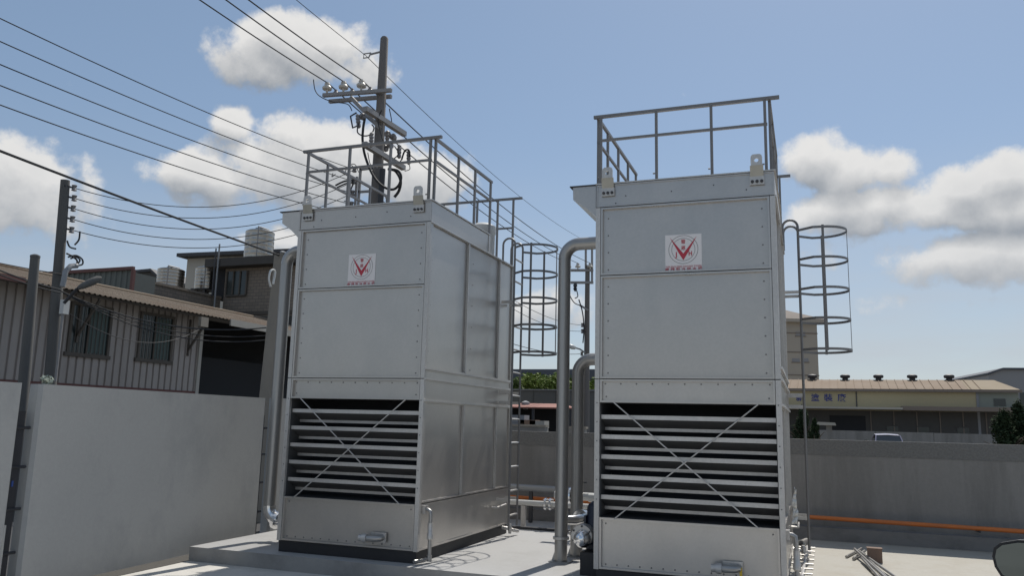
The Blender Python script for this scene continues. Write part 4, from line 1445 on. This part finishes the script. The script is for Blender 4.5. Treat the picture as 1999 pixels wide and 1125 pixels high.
# pale metal building behind
YM = 40.
qm = lambda px, py, y=YM: at(px, py, 'y', y)
pm = thing('metal_building', (qm(366, 505).x, YM, 0), 'pale sheet-metal building whose thin dark roof shows behind the tanks', 'building')
xo = qm(366, 505).x
m = MB()
x1 = qm(760, 500).x - xo
m.prism([(0, 0), (0, qm(366, 505).z), (x1, qm(760, 488).z), (x1, 0)], 'y', 0, 9)
m.build('wall', 'beige_sheet', pm)
m = MB()
m.prism([(-.35, qm(360, 505).z + .01), (-.35, qm(360, 499).z + .03), (x1, qm(760, 482).z), (x1, qm(760, 488).z + .01)], 'y', -.6, 9)
m.build('roof', 'dark_steel', pm)
# green gabled shed
YG = 22.
qg = lambda px, py, y=YG: at(px, py, 'y', y)
a, b_ = qg(130, 535), qg(261, 527)
gs = thing('green_shed', (b_.x, YG, 0), 'green corrugated shed with a red-edged roof left of the tanks', 'shed')
sl_ = (b_.z - a.z) / (b_.x - a.x)
m = MB()
pts = []
xx = -7.0
while xx < -.02:
    pts += [(xx, 0), (xx + .12, 0), (xx + .15, -.035), (xx + .23, -.035)]
    xx += .26
for (c1_, c2_) in zip(pts, pts[1:]):
    m.quad((c1_[0], c1_[1], 0), (c2_[0], c2_[1], 0), (c2_[0], c2_[1], b_.z + sl_ * c2_[0]), (c1_[0], c1_[1], b_.z + sl_ * c1_[0]))
tag(m.build('corrugated_wall', 'green_sheet', gs), kind='stuff')
MB().tube([(-7, -.05, b_.z - 7 * sl_ + .05), (.05, -.05, b_.z + .05)], .085, 4).build('roof_edge', 'red_trim', gs)
MB().tube([(.05, -.05, 0), (.05, -.05, b_.z)], .08, 4).build('corner_trim', 'red_trim', gs)
MB().box(-7, -.02, .01, 1.1, 0, b_.z - 7 * sl_ - .05).build('body', 'green_sheet', gs)
YD = 46.
qd = lambda px, py: at(px, py, 'y', YD)
xo = qd(297, 531).x
dr = thing('dark_gabled_house', (xo, YD, 0), 'small dark gabled house just left of the lower water tanks', 'house')
e_, h_ = qd(312, 548), qd(255, 534)
m = MB()
m.prism([(h_.x - xo - 6, 0), (h_.x - xo - 6, h_.z - .2), (0, qd(297, 531).z), (e_.x - xo, e_.z), (e_.x - xo, 0)], 'y', 0, 8)
m.build('walls', 'dark_conc', dr)
m = MB()
z9 = qd(297, 531).z
m.prism([(h_.x - xo - 6, h_.z - .19), (0, z9 + .01), (e_.x - xo + .2, e_.z - .02), (e_.x - xo + .2, e_.z + .18), (0, z9 + .22), (h_.x - xo - 6, h_.z)], 'y', -.2, 8)
m.build('roof', 'dark_steel', dr)

# ------------------------------------------------------------------ far buildings on the right
def frame_from(pl, dl, pr, dr_, name, label, cat):
    """a facade through two pixels at given depths along the view; local x runs along it, y away from the viewer"""
    a = CAM + ray(*pl) * dl
    b_ = CAM + ray(*pr) * dr_
    dx = Vector((b_.x - a.x, b_.y - a.y, 0))
    T = thing(name, (a.x, a.y, 0), label, cat, None, math.atan2(dx.y, dx.x))
    return T, dx.length


fa, fw = frame_from((1470, 760), 96, (1985, 762), 86, 'factory_hall', 'long factory hall with a tan roof and blue wall lettering, far right', 'factory')
bpy.context.view_layer.update()
inv = fa.matrix_world.inverted()
li = lambda px, py: None


def onf(px, py, y=0.):
    """pixel -> local point on the facade plane shifted back by y"""
    o_ = inv @ CAM
    d = (inv.to_3x3() @ ray(px, py))
    return o_ + d * ((y - o_.y) / d.y)


ev = onf(1700, 761).z
rg = onf(1700, 742, 5.5).z
xe = onf(1907, 770).x
xr = onf(1988, 770).x
cb_ = onf(1700, 799).z
m = MB()
m.box(-14, xe, 0, 11, 0, ev)
m.build('front_wall', 'factory_wall', fa)
MB().box(xe + .02, xr, .02, 11, 0, ev - .02).build('end_wall', 'factory_green', fa)
MB().box(xe - .1, xe + .15, -.08, .1, 0, ev).build('downpipe', 'grey_sheet', fa)
MB().box(onf(1672, 780).x - .06, onf(1672, 780).x + .06, -.08, .05, cb_, ev).build('downpipe', 'factory_dark', fa)
xs = onf(1890, 760).x
for (x0_, x1_, mm) in ((-14.3, xs, 'factory_roof'), (xs + .01, xr + .3, 'factory_roof2')):
    rr_ = x1_ - (1.6 if mm == 'factory_roof2' else 0)
    m = MB()
    m.v += [(x0_, -.35, ev), (x1_, -.35, ev), (rr_, 5.5, rg), (x0_, 5.5, rg), (x1_, 11.3, ev), (x0_, 11.3, ev)]
    m.f += [(0, 1, 2, 3), (3, 2, 4, 5), (1, 4, 2)]
    m.build('roof', mm, fa)
MB().box(-14.3, xr + .3, -.45, -.352, ev - .25, ev + .06).build('eave_gutter', 'block_roof', fa)
# roof ribs
m = MB()
for k in range(42):
    x_ = -13 + k * .9
    if x_ > xr - 2:
        break
    m.tube([(x_, -.3, ev + .05), (x_, 5.4, rg + .03)], .05, 4)
tag(m.build('roof_ribs', 'factory_roof', fa), kind='stuff')
for px in (1586, 1650, 1715, 1781, 1853):
    for_y = 5.5
    p = onf(px, 742, for_y)
    rv = MB().lathe((p.x, for_y, rg - .15), (0, 0, 1), [(0, .33), (.35, .33), (.36, .50), (.50, .58), (.68, .55), (.78, .35), (.82, .05)], 16).build('roof_ventilator', 'dark_steel', fa, True)
# canopy and dark ground floor
xc0 = -14
MB().box(xc0, onf(1758, 800).x, -3.2, -.02, cb_ - .10, cb_ + .12).build('canopy', 'beige_sheet', fa)
MB().box(onf(1758, 800).x + .05, xr - .1, -2.6, -.02, cb_ - .15, cb_ + .30).build('canopy', 'block_roof', fa)
MB().box(xc0, xr - .05, -.06, -.005, 0, cb_ - .2).build('ground_floor', 'factory_dark', fa)
MB().box(onf(1620, 830).x, onf(1690, 830).x, -.12, -.07, 0, onf(1650, 812).z).build('shutter_door', 'inner_dark', fa)
for (p0_, p1_) in ((1731, 1754), (1791, 1814), (1868, 1892)):
    x0_, x1_ = onf(p0_, 838).x, onf(p1_, 838).x
    wv = MB().box(x0_, x1_, -.12, -.07, onf(1780, 846).z, onf(1780, 834).z).build('window', 'window_glass', fa)
    MB().box(x0_ - .1, x1_ + .1, -.16, -.08, onf(1780, 834).z, onf(1780, 834).z + .12).build('frame', 'factory_dark', wv)
MB().box(onf(1940, 785).x, onf(1963, 785).x, -.05, .01, onf(1950, 793).z, onf(1950, 779).z).build('window', 'window_glass', fa)
for k in range(6):
    x_ = onf(1700 + k * 45, 820).x
    MB().box(x_ - .06, x_ + .06, -.14, -.075, 0, cb_ - .2).build('pilaster', 'block_roof', fa)
for ch, px in (('新', 1562), ('塗', 1591.5), ('裝', 1617), ('廠', 1643.5)):
    p = onf(px, 778)
    text_mesh(ch, .92, 'sign_blue', 'sign_letter', fa, Matrix.Translation((p.x, -.05, p.z)) @ Matrix.Rotation(math.pi / 2, 4, 'X') @ Matrix.Diagonal((1.05, 1, 1, 1)), .012)

# beige block
bt, bw = frame_from((1470, 620), 123, (1594, 620), 123, 'apartment_block', 'tall beige block with a brown hipped roof beyond the factory', 'building')
bpy.context.view_layer.update()
inv = bt.matrix_world.inverted()
ze = onf(1560, 624).z
MB().box(0, bw, 0, 12, 0, ze).build('wall', 'beige_block', bt)
m = MB()
m.v += [(-1, -.9, ze), (bw + .9, -.9, ze), (bw + .9, 12.9, ze), (-1, 12.9, ze), (3, 6, ze + 2.9), (bw - 5.5, 6, ze + 2.9)]
m.f += [(0, 1, 5, 4), (1, 2, 5), (2, 3, 4, 5), (3, 0, 4), (0, 3, 2, 1)]
m.build('roof', 'block_roof', bt)
MB().box(-1, bw + .9, -.9, 12.9, ze - .5, ze - .01).build('cornice', 'beige_block', bt)
for z_ in (.88, .72, .53, .36):
    MB().box(-.05, bw + .06, -.06, .0, ze * z_, ze * z_ + .15).build('string_course', 'block_roof', bt)
for (px0, px1, py0, py1) in ((1553, 1572, 648, 656), (1546, 1561, 700, 707), (1568, 1578, 700, 707)):
    x0_, x1_ = onf(px0, py0).x, onf(px1, py0).x
    wv = MB().box(x0_, x1_, -.05, .0, onf(px0, py1).z, onf(px0, py0).z).build('window', 'grey_sheet', bt)
    MB().box(x0_ - .1, x1_ + .1, -.09, -.01, onf(px0, py1).z - .12, onf(px0, py1).z).build('sill', 'block_roof', bt)

# grey warehouse at the right edge
gw, gwl = frame_from((1930, 735), 117, (2060, 735), 115, 'grey_warehouse', 'grey sheet-metal warehouse at the right edge behind the factory', 'warehouse')
bpy.context.view_layer.update()
inv = gw.matrix_world.inverted()
z0_, z1_, xk = onf(1931, 732).z, onf(1957, 722).z, onf(1957, 722).x
m = MB()
m.prism([(0, 0), (0, z0_), (xk, z1_), (gwl * 2.2, z1_), (gwl * 2.2, 0)], 'y', 0, 25)
m.build('walls', 'grey_sheet', gw)
m = MB()
m.prism([(-.2, z0_ + .01), (xk, z1_ + .01), (gwl * 2.2, z1_ + .01), (gwl * 2.2, z1_ + .25), (xk, z1_ + .25), (-.2, z0_ + .25)], 'y', -.4, 25)
m.build('roof', 'navy_roof', gw)
p = onf(1992, 783)
MB().box(p.x, gwl * 2, -.06, 0, p.z - 1.1, p.z + 1.2).build('window_band', 'window_glass', gw)
# low roadside wall, gate pillar
lw = thing('roadside_wall', (0, 60, 0), 'low grey wall beyond the back wall, in front of the factory', 'wall')
a, b_ = at(1600, 840, 'y', 60), at(1926, 849, 'y', 60)
for k in range(4):
    MB().box(a.x + (b_.x + 4 - a.x) * k / 4, a.x + (b_.x + 4 - a.x) * (k + 1) / 4 - .03, 0, .15, 0, a.z - .01 * k).build('wall_panel', 'concrete', lw)
p = at(1618, 835, 'y', 36)
gt = thing('gate_pillar', (p.x, 36, 0), 'grey gate pillar under a small tan roof beside the dark conifer', 'pillar')
MB().box(-.10, .12, -.1, .1, 0, at(1618, 831, 'y', 36).z).build('pillar', 'concrete', gt)
z_ = at(1618, 831, 'y', 36).z
m = MB()
m.prism([(-.5, z_), (.28, z_), (.24, z_ + .11), (-.42, z_ + .13)], 'y', -.3, .3)
m.build('pillar_roof', 'beige_sheet', gt)

# ------------------------------------------------------------------ between the towers
def span(pl, pr, y):
    return at(*pl, 'y', y), at(*pr, 'y', y)


y_ = 85.
a, b_ = span((900, 722), (1300, 733), y_)
fb = thing('dark_roofed_hall', (0, y_, 0), 'long hall with a navy roof behind the trees between the towers', 'building')
zt2 = at(1060, 722, 'y', y_).z
MB().box(a.x, b_.x, 0, 12, 0, zt2 - 1.1).build('wall', 'grey_sheet', fb)
MB().box(a.x, b_.x, -.6, 12, zt2 - 1.09, zt2).build('roof', 'navy_roof', fb)
zw = at(1060, 735, 'y', y_).z
for k in range(16):
    x_ = at(1010, 735, 'y', y_).x + k * .85
    MB().box(x_, x_ + .42, -.05, 0, zw - .9, zw).build('window', 'window_glass', fb)
y_ = 52.
gh = thing('grey_shed', (0, y_, 0), 'plain dark grey shed below the trees between the towers', 'shed')
a, b_ = span((930, 762), (1260, 768), y_)
MB().box(a.x, b_.x, 0, 6, 0, a.z).build('wall', 'grey_wall_far', gh)
MB().box(a.x, b_.x, -.1, 6, a.z + .01, a.z + .09).build('roof_edge', 'grey_sheet', gh)
for k in range(7):
    x_ = a.x + 1 + k * 1.6
    MB().box(x_, x_ + .05, -.03, 0, 0, a.z).build('panel_joint', 'factory_dark', gh)
y_ = 34.
rs = thing('red_roofed_shelter', (0, y_, 0), 'open shelter with a faded red sheet roof seen between the towers', 'shelter')
a, b_ = span((960, 797), (1122, 800), y_)
zr0, zr1 = at(1040, 798, 'y', y_).z, at(1040, 790.5, 'y', y_ + 2.5).z
m = MB()
m.v += [(a.x, 0, zr0), (b_.x, 0, zr0), (b_.x - 1.2, 2.5, zr1), (a.x, 2.5, zr1), (a.x, 0, zr0 + .06), (b_.x, 0, zr0 + .06), (b_.x - 1.2, 2.5, zr1 + .06), (a.x, 2.5, zr1 + .06)]
m.f += [(0, 1, 2, 3), (4, 7, 6, 5), (0, 4, 5, 1), (1, 5, 6, 2), (2, 6, 7, 3), (3, 7, 4, 0)]
m.build('roof', 'red_roof', rs)
for x_ in (a.x + .2, (a.x + b_.x) / 2, b_.x - .2):
    MB().box(x_ - .05, x_ + .05, .05, .15, 0, zr0).build('post', 'dark_steel', rs)
MB().box(a.x, b_.x - 1.2, 2.45, 2.6, 0, zr1).build('back_wall', 'dark_cloth', rs)
p = at(1026, 785, 'y', y_ + 1.5)
ve = MB().lathe((p.x, 1.5, zr1 - .25), (0, 0, 1), [(0, .12), (.18, .12), (.2, .2), (.32, .2), (.4, .05)], 12).build('roof_vent', 'grey_sheet', rs, True)
for k, (px, py, wd, hh, mm, lab) in enumerate(((1016, 829, .26, .36, 'grey_sheet', 'grey crate, tallest of the stacked goods under the red shelter'), (1034, 829, .32, .17, 'brick_far', 'reddish stack of goods beside the grey crate under the shelter'), (1052, 829, .30, .14, 'beige_sheet', 'pale low stack under the red shelter'))):
    p = at(px, py, 'y', 30)
    T = thing('stacked_goods', (p.x, 30, 0), lab, 'goods', 'goods under the shelter')
    n_ = 6
    tot = p.z + hh
    for j in range(n_):
        dxx = random.uniform(-.02, .02)
        MB().box(-wd + dxx, wd + dxx, -.3, .3, tot * j / n_ + .004, tot * (j + 1) / n_ - .004).build('layer', mm, T)
y_ = 18.
kw = thing('kerb_wall', (0, y_, 0), 'low grey block wall just beyond the back wall between the towers', 'wall')
a, b_ = span((930, 831), (1064, 831), y_)
MB().box(a.x, b_.x, 0, .2, 0, a.z).build('wall_part', 'concrete', kw)
MB().box(a.x - .02, b_.x + .02, -.02, .22, a.z + .002, a.z + .05).build('capping', 'old_concrete', kw)
c_, d_ = span((1100, 831), (1142, 831), y_)
MB().box(b_.x + .45, d_.x, 0, .2, 0, a.z - .02).build('wall_part', 'concrete', kw)
MB().box(b_.x + .43, d_.x + .02, -.02, .22, a.z - .018, a.z + .03).build('capping', 'old_concrete', kw)


def tree(name, base, h, rad, label, leafm, n, size, group, trunk_h=None, kind=0):
    T = thing(name, base, label, 'tree', group)
    th = trunk_h or h * .45
    m = MB()
    m.tube([(0, 0, 0), (.1, .05, th * .6), (0, 0, h * .85)], [h * .03, h * .022, h * .006], 8)
    for k in range(6):
        an = k * 1.05 + random.random()
        z = th * (.6 + .12 * k)
        m.tube([(0, 0, z), (math.cos(an) * rad * .45, math.sin(an) * rad * .45, z + h * .15), (math.cos(an) * rad * .75, math.sin(an) * rad * .75, z + h * .22)], [h * .012, h * .008, h * .003], 5)
    m.build('trunk', 'bark', T)
    m = MB()
    if kind == 0:
        nb = 34
        for k in range(nb):
            an = random.random() * 6.28
            rr2 = rad * math.sqrt(random.random())
            z = h * random.uniform(.45, .97)
            lim = math.sqrt(max(.05, 1 - ((z - h * .62) / (h * .42)) ** 2))
            rb = rad * random.uniform(.20, .36)
            leaf_blob(m, (math.cos(an) * rr2 * lim, math.sin(an) * rr2 * lim, z), (rb, rb, rb * .75), n // nb, size)
    else:
        nb = 46
        for k in range(nb):
            f_ = (k + random.random()) / nb
            z = h * (.06 + .92 * f_)
            rr2 = rad * (1 - f_) ** .7 * random.uniform(.2, .85)
            an = random.random() * 6.28
            rb = rad * .30 * (1.15 - f_ * .7)
            leaf_blob(m, (math.cos(an) * rr2, math.sin(an) * rr2, z), (rb * .8, rb * .8, rb * 1.5), n // nb, size, up=1.0)
    m.build('crown', leafm, T)
    return T


for k, (px, py, y_, rad, lf, lab) in enumerate(((1022, 742, 62, 2.2, 'leaf_b', 'dark green tree closest to the caged ladder of the left tower'),
                                         (1038, 729, 66, 1.9, 'leaf_a', 'tallest light green tree between the caged ladder and tall riser'),
                                         (1062, 738, 60, 2.3, 'leaf_a', 'broad light green tree left of the tall riser pipe'),
                                         (1088, 736, 63, 2.0, 'leaf_b', 'tree directly behind the tall riser pipe'),
                                         (1113, 729, 61, 1.9, 'leaf_a', 'yellowish green tree right of the tall riser pipe'),
                                         (1150, 735, 64, 2.2, 'leaf_a', 'green tree behind the distant lamp pole'))):
    p = at(px, py, 'y', y_)
    tree('leafy_tree', (p.x, y_, 0), p.z, rad, lab, lf, 3000, .17, 'trees between the towers')
for k, (px, py, y_, rad, lab) in enumerate(((1565, 796, 33, .95, 'dark conifer beside the right tower caged ladder'), (1590, 817, 32, .50, 'small dark conifer next to the gate pillar'),
                                    (1960, 806, 24, 1.0, 'dark conifer, leftmost of the three at the right edge'), (1988, 792, 24.5, 1.15, 'dark conifer, tallest of the three at the right edge'), (2030, 800, 24, .9, 'dark conifer cut off by the right edge'))):
    p = at(px, py, 'y', y_)
    tree('conifer', (p.x, y_, 0), p.z, rad, lab, 'conifer', 9000, .045, 'dark conifers behind the wall', kind=1)
